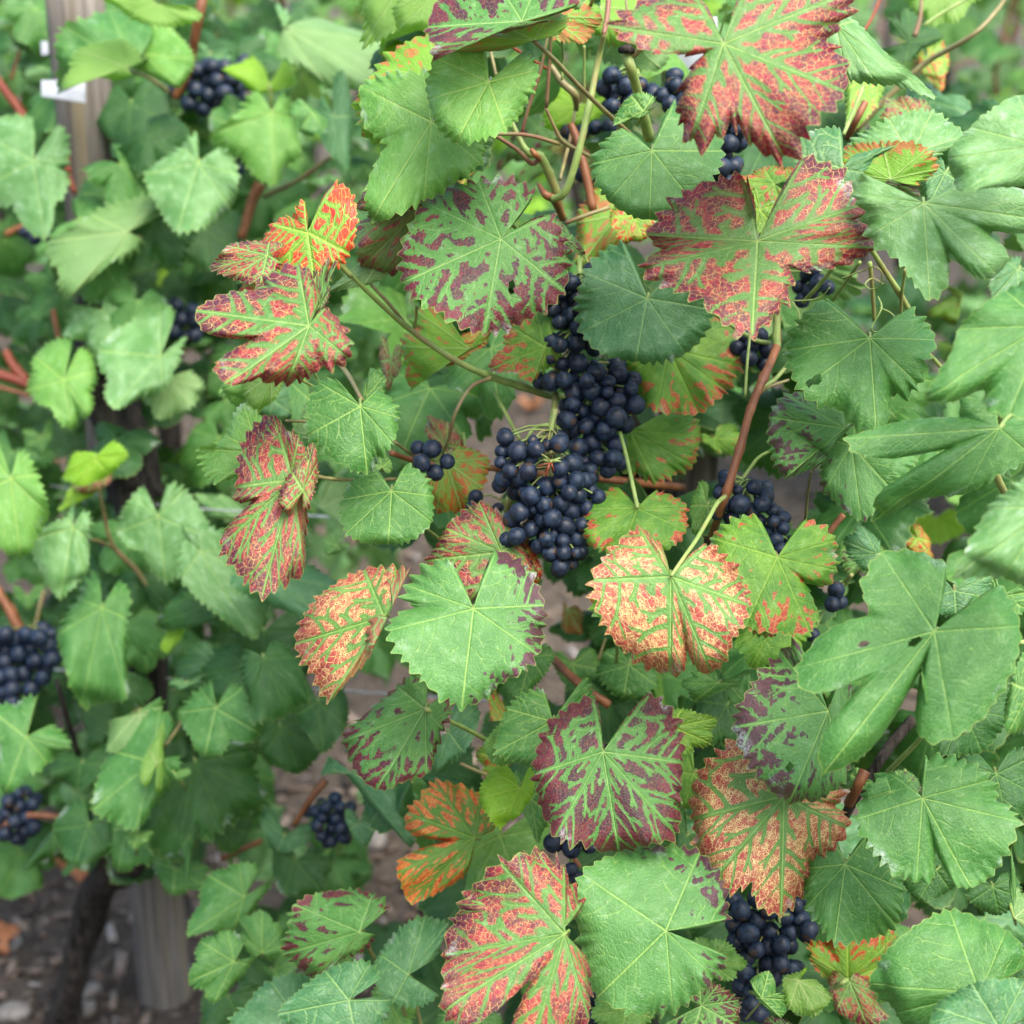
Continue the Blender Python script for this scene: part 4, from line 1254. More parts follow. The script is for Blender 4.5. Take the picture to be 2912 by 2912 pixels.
L('F', (1440, 1622), [(1500, 1250), (1150, 1185), (670, 1830), (825, 2410), (1540, 2215), (1925, 1590), (1790, 1370)], 1.11, 'G', g=(0, -.3), notch=(.26, .38, .50, .05), teeth=.035, point=.05, curl=.2, wave=.14, cup=.08, seed=136, holes=[('F', 1050, 1690, 16), ('F', 1345, 1672, 18), ('F', 1330, 1685, 14)])
L('F', (1500, 1700), [(1400, 2150), (1540, 2217), (1860, 1850)], 1.115, 'G', notch=.02, teeth=.05, stalk=False, seed=137, g=(0, -.3))
L('I', (1375, 690), [(1180, 540), (1000, 810), (1340, 1177), (1670, 1240), (1905, 820), (1750, 590), (1400, 462)], 1.20, 'G', g=(0, -.35), notch=(.03, .32, .04, .08), teeth=.08, wave=.1, seed=138)
L('I', (1200, 650), [(1040, 700), (1000, 860), (1060, 990), (1130, 1085), (1300, 1000)], 1.205, 'G', notch=.02, stalk=False, g=(0, -.35), seed=139)
L('I', (1690, 1760), [(1842, 1405), (1520, 1300), (1038, 1720), (1190, 1880), (1450, 2050)], 1.17, 'G', g=(-.05, -.35), notch=(.04, .05, .03, .1), teeth=.04, point=.05, seed=140)
L('I', (1800, 1960), [(1940, 1690), (1640, 1700), (1410, 1830), (1420, 2100), (1800, 2200)], 1.12, 'B', notch=.05, teeth=.04)
L('I', (1760, 1180), [(1640, 1260), (1800, 1340), (1920, 1240)], 1.36, 'K', notch=.05)
L('I', (1880, 1350), [(1840, 950), (1850, 1180), (1980, 1260)][0:0] or [(1860, 940), (1850, 1170), (1990, 1250)], 1.3, 'G', notch=.05)
L('I', (1780, 560), [(1570, 480), (1640, 700), (1850, 860), (2050, 700), (2000, 450)], 1.33, 'K', notch=.1)
L('I', (1600, 200), [(1350, 300), (1500, 460), (1700, 440), (1850, 250), (1840, 60)], 1.28, 'K', notch=.05)
L('I', (1960, 100), [(1860, 60), (1843, 340), (1960, 330)], 1.15, 'G', notch=.05)
L('I', (1950, 1590), [(1720, 1590), (1700, 1700), (1960, 1760)], 1.3, 'K', notch=.05)
L('I', (1450, 1090), [(1260, 1150), (1350, 1260), (1530, 1200)], 1.34, 'K', notch=.05)
L('I', (1260, 640), [(1230, 540), (1330, 560), (1360, 680)], 1.36, 'S', stain=(.5, 0, 0, 0), notch=.03)
L('I', (1040, 600), [(980, 560), (990, 650), (1060, 640)], 1.34, 'G', notch=.05)
L('F', (1130, 1200), [(1040, 1040), (930, 1120), (960, 1200), (1060, 1290), (1350, 1230)], 1.38, 'B', notch=.05)
L('F', (1080, 1170), [(900, 1170), (960, 1310), (1060, 1320)], 1.45, 'P', stain=(.5, 0, 0, 0))
L('F', (1350, 1110), [(1300, 1170), (1450, 1240), (1420, 1130)], 1.55, 'O', stain=(.9, 0, 0, 0))
L('F', (1550, 1400), [(1400, 1440), (1560, 1560), (1750, 1440)], 1.25, 'B', notch=.05)
L('F', (1800, 1430), [(1700, 1350), (1760, 1560), (1950, 1500)], 1.3, 'G', notch=.05)
L('F', (1450, 1000), [(1280, 1080), (1450, 1140), (1600, 1080)], 1.9, 'Y', notch=.05)
L('F', (1620, 900), [(1500, 870), (1600, 960), (1700, 950)], 2.2, 'L', notch=.05)
L('C', (1900, 1480), [(1740, 1560), (1760, 1640), (1900, 1650)], 1.5, 'B', notch=.05)
L('C', (1500, 950), [(1360, 1000), (1420, 1100), (1600, 1020)], 1.33, 'B', notch=.05)
L('C', (1500, -60), [(1220, -20), (1320, 60), (1420, 140), (1560, 120), (1700, -40)], 1.75, 'Y', under=True, notch=.1)

# ---- left vine (out of focus) ----------------------------------------------
VM = V_LEFT
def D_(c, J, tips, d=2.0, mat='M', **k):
    # lower leaves get darker greens, painting in the weaker light down there
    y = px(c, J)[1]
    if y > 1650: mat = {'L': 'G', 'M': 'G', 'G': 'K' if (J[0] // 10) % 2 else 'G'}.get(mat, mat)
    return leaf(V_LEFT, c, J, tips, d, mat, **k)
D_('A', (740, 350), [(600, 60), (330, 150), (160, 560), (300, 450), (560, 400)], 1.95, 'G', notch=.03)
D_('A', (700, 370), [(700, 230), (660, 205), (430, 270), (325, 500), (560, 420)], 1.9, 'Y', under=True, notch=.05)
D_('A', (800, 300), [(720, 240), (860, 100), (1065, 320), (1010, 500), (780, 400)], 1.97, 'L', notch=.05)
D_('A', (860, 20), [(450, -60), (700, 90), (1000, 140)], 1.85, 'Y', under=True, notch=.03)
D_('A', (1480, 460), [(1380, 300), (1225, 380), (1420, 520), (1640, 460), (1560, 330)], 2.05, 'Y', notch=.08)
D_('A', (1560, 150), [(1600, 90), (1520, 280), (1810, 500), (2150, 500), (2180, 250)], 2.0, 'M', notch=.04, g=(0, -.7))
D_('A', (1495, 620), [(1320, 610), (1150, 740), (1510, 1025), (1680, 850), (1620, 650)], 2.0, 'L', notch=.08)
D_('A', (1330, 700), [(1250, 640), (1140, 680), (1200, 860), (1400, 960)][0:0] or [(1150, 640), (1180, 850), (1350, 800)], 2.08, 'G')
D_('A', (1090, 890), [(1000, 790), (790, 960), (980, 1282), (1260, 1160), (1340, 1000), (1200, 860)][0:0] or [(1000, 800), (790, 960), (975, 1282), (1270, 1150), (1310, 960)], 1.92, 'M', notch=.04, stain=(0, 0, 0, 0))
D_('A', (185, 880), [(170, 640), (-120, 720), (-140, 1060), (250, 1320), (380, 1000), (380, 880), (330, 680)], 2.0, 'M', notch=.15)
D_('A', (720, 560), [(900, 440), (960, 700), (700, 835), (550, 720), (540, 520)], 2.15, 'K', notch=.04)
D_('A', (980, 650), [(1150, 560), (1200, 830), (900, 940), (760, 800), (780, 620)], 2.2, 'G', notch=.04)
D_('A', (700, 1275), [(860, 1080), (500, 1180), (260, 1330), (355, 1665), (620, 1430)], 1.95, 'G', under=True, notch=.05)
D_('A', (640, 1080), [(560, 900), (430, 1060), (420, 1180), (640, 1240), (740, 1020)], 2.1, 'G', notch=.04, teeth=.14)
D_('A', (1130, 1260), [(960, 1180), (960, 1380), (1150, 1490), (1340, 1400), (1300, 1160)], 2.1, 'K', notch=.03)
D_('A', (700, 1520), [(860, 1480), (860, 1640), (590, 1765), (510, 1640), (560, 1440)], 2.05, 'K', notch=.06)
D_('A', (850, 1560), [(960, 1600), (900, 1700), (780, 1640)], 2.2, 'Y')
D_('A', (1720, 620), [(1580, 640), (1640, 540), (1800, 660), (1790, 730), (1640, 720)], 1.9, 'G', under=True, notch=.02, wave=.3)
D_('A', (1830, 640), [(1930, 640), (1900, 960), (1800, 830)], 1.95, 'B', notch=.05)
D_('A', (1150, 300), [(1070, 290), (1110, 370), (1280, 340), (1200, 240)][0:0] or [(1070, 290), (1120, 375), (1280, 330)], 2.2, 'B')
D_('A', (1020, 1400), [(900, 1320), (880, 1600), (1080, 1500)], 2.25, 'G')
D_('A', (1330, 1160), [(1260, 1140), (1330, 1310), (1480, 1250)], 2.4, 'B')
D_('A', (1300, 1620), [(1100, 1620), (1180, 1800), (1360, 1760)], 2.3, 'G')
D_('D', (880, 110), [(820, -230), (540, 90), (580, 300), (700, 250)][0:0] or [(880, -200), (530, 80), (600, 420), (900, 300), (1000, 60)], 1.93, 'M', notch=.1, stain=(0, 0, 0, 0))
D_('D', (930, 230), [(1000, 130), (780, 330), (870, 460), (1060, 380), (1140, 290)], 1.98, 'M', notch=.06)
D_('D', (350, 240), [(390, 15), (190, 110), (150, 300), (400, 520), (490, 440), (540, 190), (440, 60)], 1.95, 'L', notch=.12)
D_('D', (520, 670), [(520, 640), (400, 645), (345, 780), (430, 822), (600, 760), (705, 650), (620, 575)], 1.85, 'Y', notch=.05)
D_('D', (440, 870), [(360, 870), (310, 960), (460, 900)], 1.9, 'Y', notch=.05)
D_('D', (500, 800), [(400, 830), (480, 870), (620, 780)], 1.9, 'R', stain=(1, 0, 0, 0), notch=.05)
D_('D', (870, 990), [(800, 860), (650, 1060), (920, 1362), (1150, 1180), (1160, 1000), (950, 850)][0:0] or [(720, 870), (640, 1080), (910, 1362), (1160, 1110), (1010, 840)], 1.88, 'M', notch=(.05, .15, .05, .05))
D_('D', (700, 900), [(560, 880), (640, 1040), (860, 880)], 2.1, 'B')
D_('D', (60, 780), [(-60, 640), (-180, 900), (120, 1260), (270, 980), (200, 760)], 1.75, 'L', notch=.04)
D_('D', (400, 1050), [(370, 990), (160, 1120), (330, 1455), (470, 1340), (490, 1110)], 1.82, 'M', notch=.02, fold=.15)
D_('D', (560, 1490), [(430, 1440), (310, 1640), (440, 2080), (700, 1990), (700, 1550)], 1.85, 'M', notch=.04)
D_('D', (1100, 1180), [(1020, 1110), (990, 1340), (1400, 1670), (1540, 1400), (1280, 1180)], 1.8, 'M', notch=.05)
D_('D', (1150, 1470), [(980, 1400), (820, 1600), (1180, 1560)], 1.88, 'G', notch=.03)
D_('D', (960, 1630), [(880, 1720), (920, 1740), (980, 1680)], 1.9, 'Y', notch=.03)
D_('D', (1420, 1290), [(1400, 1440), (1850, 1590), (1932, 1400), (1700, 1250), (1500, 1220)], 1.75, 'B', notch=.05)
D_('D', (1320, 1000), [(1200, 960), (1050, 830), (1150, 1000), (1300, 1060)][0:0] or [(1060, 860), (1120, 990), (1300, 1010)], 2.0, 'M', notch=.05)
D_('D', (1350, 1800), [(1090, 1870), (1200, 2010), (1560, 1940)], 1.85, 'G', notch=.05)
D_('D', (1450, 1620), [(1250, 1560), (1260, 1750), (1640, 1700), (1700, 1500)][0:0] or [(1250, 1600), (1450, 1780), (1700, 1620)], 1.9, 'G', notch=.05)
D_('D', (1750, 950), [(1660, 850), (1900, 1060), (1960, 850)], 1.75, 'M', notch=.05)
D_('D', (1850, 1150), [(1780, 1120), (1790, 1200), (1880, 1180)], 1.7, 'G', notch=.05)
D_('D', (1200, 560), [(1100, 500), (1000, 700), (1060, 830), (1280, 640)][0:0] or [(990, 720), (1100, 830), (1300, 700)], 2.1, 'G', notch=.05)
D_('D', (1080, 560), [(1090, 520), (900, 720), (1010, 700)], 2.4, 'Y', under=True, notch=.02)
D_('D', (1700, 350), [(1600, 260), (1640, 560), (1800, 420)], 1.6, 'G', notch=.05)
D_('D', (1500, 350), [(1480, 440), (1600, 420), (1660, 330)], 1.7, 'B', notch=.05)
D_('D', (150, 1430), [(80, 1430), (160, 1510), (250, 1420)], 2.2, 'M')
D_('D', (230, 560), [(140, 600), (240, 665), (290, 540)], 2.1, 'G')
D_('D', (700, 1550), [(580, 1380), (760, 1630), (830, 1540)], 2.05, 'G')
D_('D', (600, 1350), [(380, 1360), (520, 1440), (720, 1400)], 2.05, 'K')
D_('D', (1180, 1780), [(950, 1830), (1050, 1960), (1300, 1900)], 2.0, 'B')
VMX = V_LEFT
D_('G', (145, 355), [(200, 130), (-60, 200), (20, 690), (260, 500), (395, 420)], 1.8, 'L', notch=.15)
D_('G', (760, 215), [(900, 200), (600, 330), (580, 430), (800, 420)][0:0] or [(900, 190), (600, 260), (580, 430), (830, 420), (910, 300)], 1.78, 'L', notch=.03)
D_('G', (1185, 195), [(1100, 90), (980, 220), (1120, 480), (1450, 350), (1330, 90)], 1.72, 'G', notch=(.05, .1, .2, .05))
D_('G', (1450, -80), [(1330, 30), (1360, 280), (1580, 235), (1710, 150), (1640, -80)], 1.68, 'G', notch=.05)
D_('G', (840, 490), [(880, 200), (600, 430), (505, 760), (740, 880), (940, 600)], 1.75, 'L', notch=.04, fold=.15)
D_('G', (860, 500), [(820, 280), (860, 220), (910, 440), (1040, 580), (950, 560)][0:0] or [(815, 420), (900, 250), (900, 480)], 1.72, 'Y', under=True, notch=.02)
D_('G', (960, 560), [(900, 500), (980, 600), (1050, 560)], 1.71, 'M', notch=.05)
D_('G', (1075, 490), [(800, 520), (770, 860), (960, 1065), (1240, 830), (1470, 720), (1430, 440)][0:0] or [(780, 560), (765, 860), (960, 1065), (1225, 850), (1475, 700), (1400, 430), (1200, 380)][1:6], 1.82, 'K', notch=(.02, .12, .03, .08))
D_('G', (1540, 300), [(1430, 350), (1440, 480), (1650, 565), (1770, 440), (1700, 250)], 1.85, 'K', notch=.03)
D_('G', (1750, 160), [(1620, 240), (1780, 445), (1900, 300)], 1.78, 'G', notch=.05)
D_('G', (490, 840), [(400, 700), (290, 860), (410, 1070), (590, 1000), (600, 780)], 1.85, 'G', notch=.05)
D_('G', (300, 900), [(280, 880), (110, 1115), (290, 1010)], 1.95, 'K', notch=.05)
D_('G', (700, 850), [(590, 870), (640, 1130), (860, 1020)], 1.85, 'G', notch=.1)
D_('G', (760, 900), [(680, 870), (730, 970), (820, 930)], 1.76, 'M', notch=.1)
D_('G', (960, 1080), [(840, 1060), (950, 1220), (1120, 1190), (1100, 1050)][0:0] or [(840, 1040), (950, 1225), (1130, 1180)], 1.9, 'G', notch=.1, teeth=.13)
D_('G', (1040, 900), [(1000, 960), (1025, 1200), (1070, 960)], 1.8, 'K', notch=.02, teeth=.02)
D_('G', (1345, 1230), [(1310, 1040), (1140, 1110), (1025, 1455), (1280, 1420), (1510, 1130)], 1.75, 'G', notch=.1)
D_('G', (1620, 1030), [(1500, 1000), (1560, 1230), (1770, 1200)], 1.85, 'K', notch=.03)
D_('G', (1560, 900), [(1430, 800), (1520, 1000), (1720, 900)], 1.85, 'B', notch=.05)
D_('G', (1280, 860), [(1160, 830), (1270, 1000), (1370, 880)], 1.9, 'K', notch=.05)
D_('G', (1285, 1590), [(1250, 1410), (1090, 1470), (1035, 1700), (1170, 1825), (1380, 1600)], 1.62, 'L', notch=.1)
D_('G', (1440, 1540), [(1330, 1450), (1310, 1350), (1440, 1310), (1570, 1400), (1560, 1500)], 1.66, 'L', notch=.08)
D_('G', (1250, 1780), [(1120, 1760), (1110, 1990), (1320, 1900)], 1.75, 'K', notch=.05)
D_('G', (1500, 1640), [(1420, 1620), (1560, 1720), (1640, 1580)], 1.7, 'G', notch=.05)
D_('G', (1690, 1980), [(1840, 1670), (1480, 1690), (1240, 1950), (1400, 2150), (1800, 2100)], 1.5, 'B', notch=.04)
D_('G', (1860, 1500), [(1700, 1600), (1860, 1720), (1932, 1600)], 1.6, 'G', notch=.05)
D_('G', (450, 500), [(280, 500), (290, 610), (560, 600), (620, 430)][0:0] or [(270, 560), (420, 640), (600, 500)], 1.9, 'G', notch=.05)
D_('G', (450, 200), [(410, 120), (500, 390), (650, 300)], 1.95, 'G', notch=.05)
D_('G', (410, 660), [(330, 620), (380, 740), (470, 700)], 2.1, 'B', notch=.02, teeth=.02)
D_('G', (1020, 60), [(920, 60), (980, 100), (1100, 40)], 1.8, 'B', notch=.1)

# ---- grapes of the front vine ------------------------------------------------
E_ = [(1180, 40, 50), (1225, 50, 38), (1320, 40, 50), (1170, 110, 38), (1335, 150, 55), (1130, 245, 45), (1185, 250, 50), (1285, 235, 48), (1425, 200, 50),
      (1555, 215, 52), (1620, 240, 45), (1310, 305, 48), (1410, 300, 52), (1450, 275, 30), (1490, 305, 32), (1570, 305, 42), (1620, 290, 40), (1455, 330, 38),
      (1630, 370, 50), (1545, 370, 55), (1450, 385, 48), (1350, 410, 42), (1300, 375, 42), (1270, 460, 50), (1430, 440, 48), (1535, 440, 52), (1375, 495, 44),
      (1310, 510, 44), (1480, 515, 54), (1540, 600, 48), (1400, 590, 54), (1330, 610, 50), (1520, 670, 48), (1435, 675, 44), (1370, 690, 36), (1490, 730, 45), (1390, 735, 45),
      (1250, 240, 40), (1240, 150, 38), (1500, 250, 38), (1380, 250, 40)]
bunch(V_MAIN, [('E', *p) for p in E_] + [('B', x, y, r) for x, y, r in [(1165, 1625, 48), (1230, 1610, 40), (1245, 1690, 50), (1190, 1700, 40), (1340, 1640, 50), (1350, 1700, 45),
      (1225, 1770, 40), (1330, 1790, 42), (1300, 1560, 45), (1370, 1560, 40), (1400, 1480, 42), (1290, 1730, 44), (1400, 1640, 44), (1400, 1760, 46), (1440, 1850, 48), (1400, 1880, 40)]],
      [('B', 1340, 1400), ('E', 1330, 60), ('E', 1430, 300), ('E', 1430, 600), ('E', 1440, 740)], 1.42, 1, 1, label='upper bunch hanging closest under the dull green leaf')
C_ = [(930, 560, 45), (910, 635, 36), (1005, 635, 50), (1100, 620, 44), (1080, 575, 30), (1065, 685, 34), (955, 740, 40), (915, 785, 44), (905, 690, 35), (1055, 745, 44),
      (1010, 790, 46), (1165, 600, 30), (1225, 590, 48), (1290, 705, 50), (1235, 735, 46), (1230, 790, 44), (1315, 800, 48), (1160, 825, 55), (1068, 875, 50), (1280, 860, 44),
      (1145, 930, 44), (1240, 915, 46), (1330, 880, 44), (1295, 955, 50), (1080, 950, 34), (1005, 970, 50), (970, 1000, 45), (1185, 1000, 52), (1130, 1010, 45), (1270, 1050, 48),
      (1070, 1060, 40), (990, 1100, 48), (940, 1120, 44), (1325, 1115, 50), (1190, 1090, 42), (1160, 1115, 38), (1245, 1125, 40), (1175, 1190, 44), (1250, 1190, 40),
      (1315, 1190, 32), (1235, 1260, 50), (1290, 1250, 32), (1120, 1160, 40), (1370, 940, 40), (1340, 1040, 40), (1370, 800, 40), (1400, 850, 40), (1440, 880, 40), (1040, 850, 36), (1350, 1180, 34)]
bunch(V_MAIN, [('E', *p) for p in C_], [('E', 1205, 400), ('E', 1180, 520), ('E', 1180, 680), ('E', 1190, 900), ('E', 1230, 1150), ('E', 1235, 1240)], 1.36, 1, 2,
      label='long tapering bunch in front with a small shoulder on its left')
bunch(V_MAIN, [('E', 450, 615, 38), ('E', 525, 620, 48), ('E', 470, 695, 46), ('E', 610, 690, 42), ('E', 545, 750, 46)], [('E', 590, 640), ('E', 540, 690)], 1.42, 0, 3, label='little bunch of five berries left of the main bunch')
bunch(V_MAIN, [('E', 765, 885, 42), ('E', 745, 935, 30), ('E', 890, 950, 34)], [('E', 950, 880), ('E', 900, 960)], 1.46, 0, 4)
bunch(V_MAIN, [('F', x, y, r) for x, y, r in [(375, 925, 58), (330, 990, 34), (450, 830, 42), (505, 880, 58), (490, 920, 44), (360, 850, 28), (555, 960, 34), (595, 1000, 36), (560, 1020, 32),
      (300, 800, 40), (260, 870, 35), (250, 970, 40), (575, 1120, 40), (590, 1170, 40), (560, 1180, 45), (440, 960, 40), (290, 920, 38), (600, 1060, 36), (530, 1080, 40), (590, 1220, 38), (470, 1010, 40)]],
      [('F', 400, 800), ('F', 430, 900), ('F', 540, 1080), ('F', 580, 1180)], 1.38, 1, 5, label='bunch partly hidden behind the brown cane and the red flecked leaf')
bunch(V_MAIN, [('F', x, y, r) for x, y, r in [(420, 120, 45), (500, 150, 40), (440, 50, 42), (520, 70, 45), (400, 10, 45), (480, 0, 42), (360, 60, 40)]], [('F', 480, -60), ('F', 470, 80)], 1.45, 0, 6)
bunch(V_MAIN, [('F', 900, 1400, 45), ('F', 880, 1470, 42), ('F', 920, 1460, 40), ('F', 770, 1640, 38)], [('F', 940, 1350), ('F', 900, 1420)], 1.45, 0, 7)
bunch(V_MAIN, [('B', x, y, r) for x, y, r in [(1520, 420, 45), (1470, 480, 45), (1585, 470, 48), (1620, 550, 45), (1560, 540, 42), (1520, 580, 42), (1855, 475, 48), (1740, 510, 45), (1795, 530, 42), (1905, 550, 40), (1830, 560, 40), (1680, 470, 40)]] +
      [('C', x, y, r) for x, y, r in [(20, 470, 42), (90, 500, 38), (75, 555, 52), (170, 590, 50), (120, 600, 40)]], [('B', 1650, 380), ('B', 1700, 520), ('C', 60, 520)], 1.50, 1, 8, label='bunch in front of the white sign')
bunch(V_MAIN, [('C', x, y, r) for x, y, r in [(340, 660, 45), (370, 720, 42), (300, 700, 45), (370, 775, 45), (320, 790, 45), (290, 850, 45), (270, 920, 52), (330, 910, 45), (240, 960, 45), (240, 1010, 42), (300, 1000, 40), (200, 900, 44)]],
      [('C', 320, 600), ('C', 320, 760), ('C', 270, 960)], 1.46, 1, 9)
bunch(V_MAIN, [('B', x, y, r) for x, y, r in [(1450, 1020, 42), (1480, 1090, 42), (1430, 1090, 40), (1350, 960, 40), (1350, 720, 40), (1270, 720, 40), (1420, 700, 40), (1500, 700, 40)]], [('B', 1400, 700), ('B', 1450, 1060)], 1.62, 0, 10)
bunch(V_MAIN, [('C', x, y, r) for x, y, r in [(740, 1510, 40), (800, 1560, 45), (850, 1580, 38), (760, 1600, 42), (700, 1580, 40), (790, 1410, 45), (770, 1470, 45), (720, 1640, 40), (250, 1560, 40), (200, 1620, 40)]], [('C', 780, 1380), ('C', 780, 1560)], 1.5, 0, 11)
bunch(V_MAIN, [('I', x, y, r) for x, y, r in [(330, 1260, 50), (375, 1310, 50), (470, 1250, 45), (540, 1290, 50), (460, 1370, 50), (420, 1430, 55), (535, 1430, 52), (640, 1430, 50), (680, 1290, 40), (340, 1390, 45),
      (350, 1470, 45), (400, 1500, 45), (455, 1530, 45), (590, 1500, 55), (530, 1510, 40), (520, 1600, 50), (600, 1600, 45), (420, 1560, 45), (650, 1620, 42), (480, 1650, 42), (400, 1640, 42), (430, 1750, 42),
      (400, 1850, 42), (470, 1870, 42), (380, 1720, 42), (745, 1410, 50), (690, 1350, 44), (620, 1340, 44), (720, 1240, 42), (560, 1240, 44), (620, 1270, 40), (460, 1700, 42), (440, 1830, 40)]],
      [('I', 620, 1220), ('I', 560, 1330), ('I', 500, 1500), ('I', 430, 1780)], 1.42, 1, 12, label='shaded bunch low down beneath the pink and yellow leaf')
bunch(V_MAIN, [('H', x, y, r) for x, y, r in [(1205, 940, 50), (1290, 960, 48), (1390, 960, 35), (1250, 900, 35), (1290, 1085, 40), (1320, 1130, 38), (1340, 920, 40)]], [('H', 1280, 860), ('H', 1290, 1050)], 1.44, 0, 13)
bunch(V_MAIN, [('H', x, y, r) for x, y, r in [(1320, 1780, 38), (1390, 1760, 45), (1350, 1830, 45), (1430, 1830, 45), (1310, 1870, 40), (1400, 1890, 45), (1350, 1940, 45), (1440, 1930, 40), (1370, 1300, 35), (1330, 1330, 35)]], [('H', 1380, 1700), ('H', 1370, 1900)], 1.42, 0, 14)
# out of focus bunches
bunch(V_LEFT, blob('A', 1180, 480, 230, 115, 42, 34, 1), [('A', 1060, 380), ('A', 1180, 480), ('A', 1300, 540)], 2.15, 1, 21, label='wide dark bunch near the top beside the red brown cane')
bunch(V_LEFT, blob('A', 980, 1770, 140, 90, 40, 16, 2), [('A', 1000, 1640), ('A', 980, 1780)], 2.15, 1, 22, label='half hidden bunch behind a pale leaf')
bunch(V_LEFT, blob('G', 1825, 815, 105, 120, 34, 24, 4), [('G', 1820, 700), ('G', 1825, 860)], 1.85, 1, 24, label='small round bunch hanging alone over the mulch')
bunch(V_LEFT, blob('A', 200, 1290, 60, 40, 36, 5, 7), [('A', 200, 1240), ('A', 200, 1310)], 2.3, 0, 27)
bunch(V_LEFT, blob('A', 1300, 870, 60, 50, 36, 5, 8), [('A', 1300, 800), ('A', 1300, 900)], 2.3, 0, 28)
bunch(V_EDGE, blob('D', 110, 1790, 185, 170, 44, 46, 3), [('D', 130, 1600), ('D', 110, 1800), ('D', 60, 1950)], 2.0, 1, 23, label='large bunch hanging from a red cane at the edge')
bunch(V_EDGE, blob('G', 90, 790, 110, 125, 38, 26, 5), [('G', 100, 670), ('G', 90, 850)], 2.1, 1, 25, label='lower bunch above the pink fallen leaf')
bunch(V_EDGE, blob('G', 10, 90, 70, 110, 42, 12, 6), [('G', 10, -10), ('G', 10, 150)], 2.0, 1, 26)

# ---- canes, shoots, stalks and tendrils ----------------------------------------
S = lambda *a, **k: stem(V_MAIN, *a, **k)
S([('F', 575, -100, 1.42), ('F', 570, 60, 1.40), ('F', 500, 230, 1.37), ('F', 430, 400, 1.36), ('F', 370, 620, 1.35), ('F', 300, 850, 1.35), ('F', 255, 980, 1.37), ('F', 215, 1110, 1.42)], [20, 22, 24, 22, 24, 22, 22, 20], M_CANE, knob=.25, seg=10)
S([('C', 560, 1640, 1.4), ('C', 575, 1760, 1.4), ('C', 570, 1860, 1.4), ('F', 575, 60, 1.4)], [16, 20, 24, 24], M_CANE_G)
S([('B', -40, 1370, 1.30), ('B', 130, 1560, 1.34), ('B', 380, 1790, 1.38), ('B', 620, 1960, 1.40), ('E', 830, 215, 1.42), ('E', 1000, 270, 1.44), ('E', 1160, 320, 1.46), ('E', 1330, 345, 1.5)], [10, 11, 15, 16, 20, 22, 22, 20], M_CANE_G, knob=.2, seg=10)
S([('B', 180, 1550, 1.36), ('B', 300, 1680, 1.37), ('B', 385, 1790, 1.39)], [10, 11, 12], M_CANE_P, 'leaf_stalk')
S([('E', 850, 230, 1.41), ('E', 740, 280, 1.39), ('E', 655, 420, 1.38), ('E', 620, 560, 1.40), ('E', 590, 640, 1.42)], [13, 11, 11, 10, 9], M_CANE_P, 'leaf_stalk')
S([('E', 870, 310, 1.43), ('E', 940, 440, 1.42), ('E', 1010, 570, 1.41)], [12, 11, 9], M_CANE_G, 'leaf_stalk')
S([('E', 1205, 320, 1.43), ('E', 1195, 420, 1.40), ('E', 1178, 500, 1.38), ('E', 1178, 660, 1.36)], [17, 17, 16, 11], M_CANE_G, 'bunch_stalk', knob=.15)
S([('E', 1175, 485, 1.38), ('E', 1090, 505, 1.37), ('E', 1035, 585, 1.37)], [12, 11, 9], M_CANE_G, 'bunch_stalk')
S([('E', 1195, 490, 1.39), ('E', 1240, 530, 1.40), ('E', 1270, 600, 1.42)], [11, 10, 9], M_CANE_G, 'bunch_stalk')
S([('E', 990, 840, 1.39), ('E', 960, 900, 1.40), ('E', 935, 960, 1.42)], [14, 15, 16], M_CANE_G, 'bunch_stalk')
S([('E', 1140, 680, 1.34), ('E', 1180, 690, 1.335), ('E', 1230, 670, 1.34)], [9, 12, 7], M_CANE_G, 'bunch_stalk')
for a, b in [((1180, 690), (1150, 745)), ((1180, 690), (1195, 740)), ((1180, 700), (1110, 715)), ((1180, 690), (1130, 650)), ((1180, 690), (1240, 690)), ((1180, 690), (1150, 770))]:
    S([('E', *a, 1.335), ('E', (a[0] + b[0]) / 2, (a[1] + b[1]) / 2 - 5, 1.33), ('E', *b, 1.335)], [5, 4, 6], M_CANE_R if b[1] > 700 else M_CANE_G, 'bunch_stalk', seg=6)
S([('E', 300, 640, 1.44), ('E', 420, 680, 1.46), ('E', 650, 722, 1.47), ('E', 900, 725, 1.50)], [15, 15, 16, 17], M_CANE, knob=.15)
S([('E', -20, 790, 1.40), ('E', 200, 790, 1.40), ('E', 330, 785, 1.42)], [9, 9, 10], M_CANE_P, 'leaf_stalk')
S([('E', 320, 580, 1.38), ('E', 400, 640, 1.42), ('E', 440, 670, 1.46)], [9, 9, 9], M_CANE_P, 'leaf_stalk')
S([('E', 880, 730, 1.52), ('E', 1150, 760, 1.56), ('E', 1420, 780, 1.60), ('E', 1600, 800, 1.62), ('F', 60, 830, 1.68)], [20, 20, 22, 22, 22], M_CANE)
S([('E', 1570, 450, 1.5), ('E', 1600, 520, 1.51), ('E', 1650, 600, 1.53)], [18, 18, 18], M_CANE)
S([('E', 1560, 530, 1.40), ('E', 1590, 640, 1.38), ('E', 1625, 800, 1.35), ('E', 1656, 945, 1.335)], [11, 11, 12, 12], M_CANE_G, 'leaf_stalk')
S([('F', -7, 1318, 1.195), ('F', 60, 1220, 1.21), ('F', 130, 1120, 1.24), ('F', 200, 1000, 1.28), ('F', 245, 920, 1.31), ('F', 290, 880, 1.34)], [10, 11, 12, 12, 13, 14], M_CANE_G, 'leaf_stalk')
S([('F', 640, 590, 1.42), ('F', 490, 655, 1.42), ('F', 430, 720, 1.42), ('F', 365, 815, 1.42)], [8, 9, 10, 10], M_CANE_G, 'leaf_stalk')
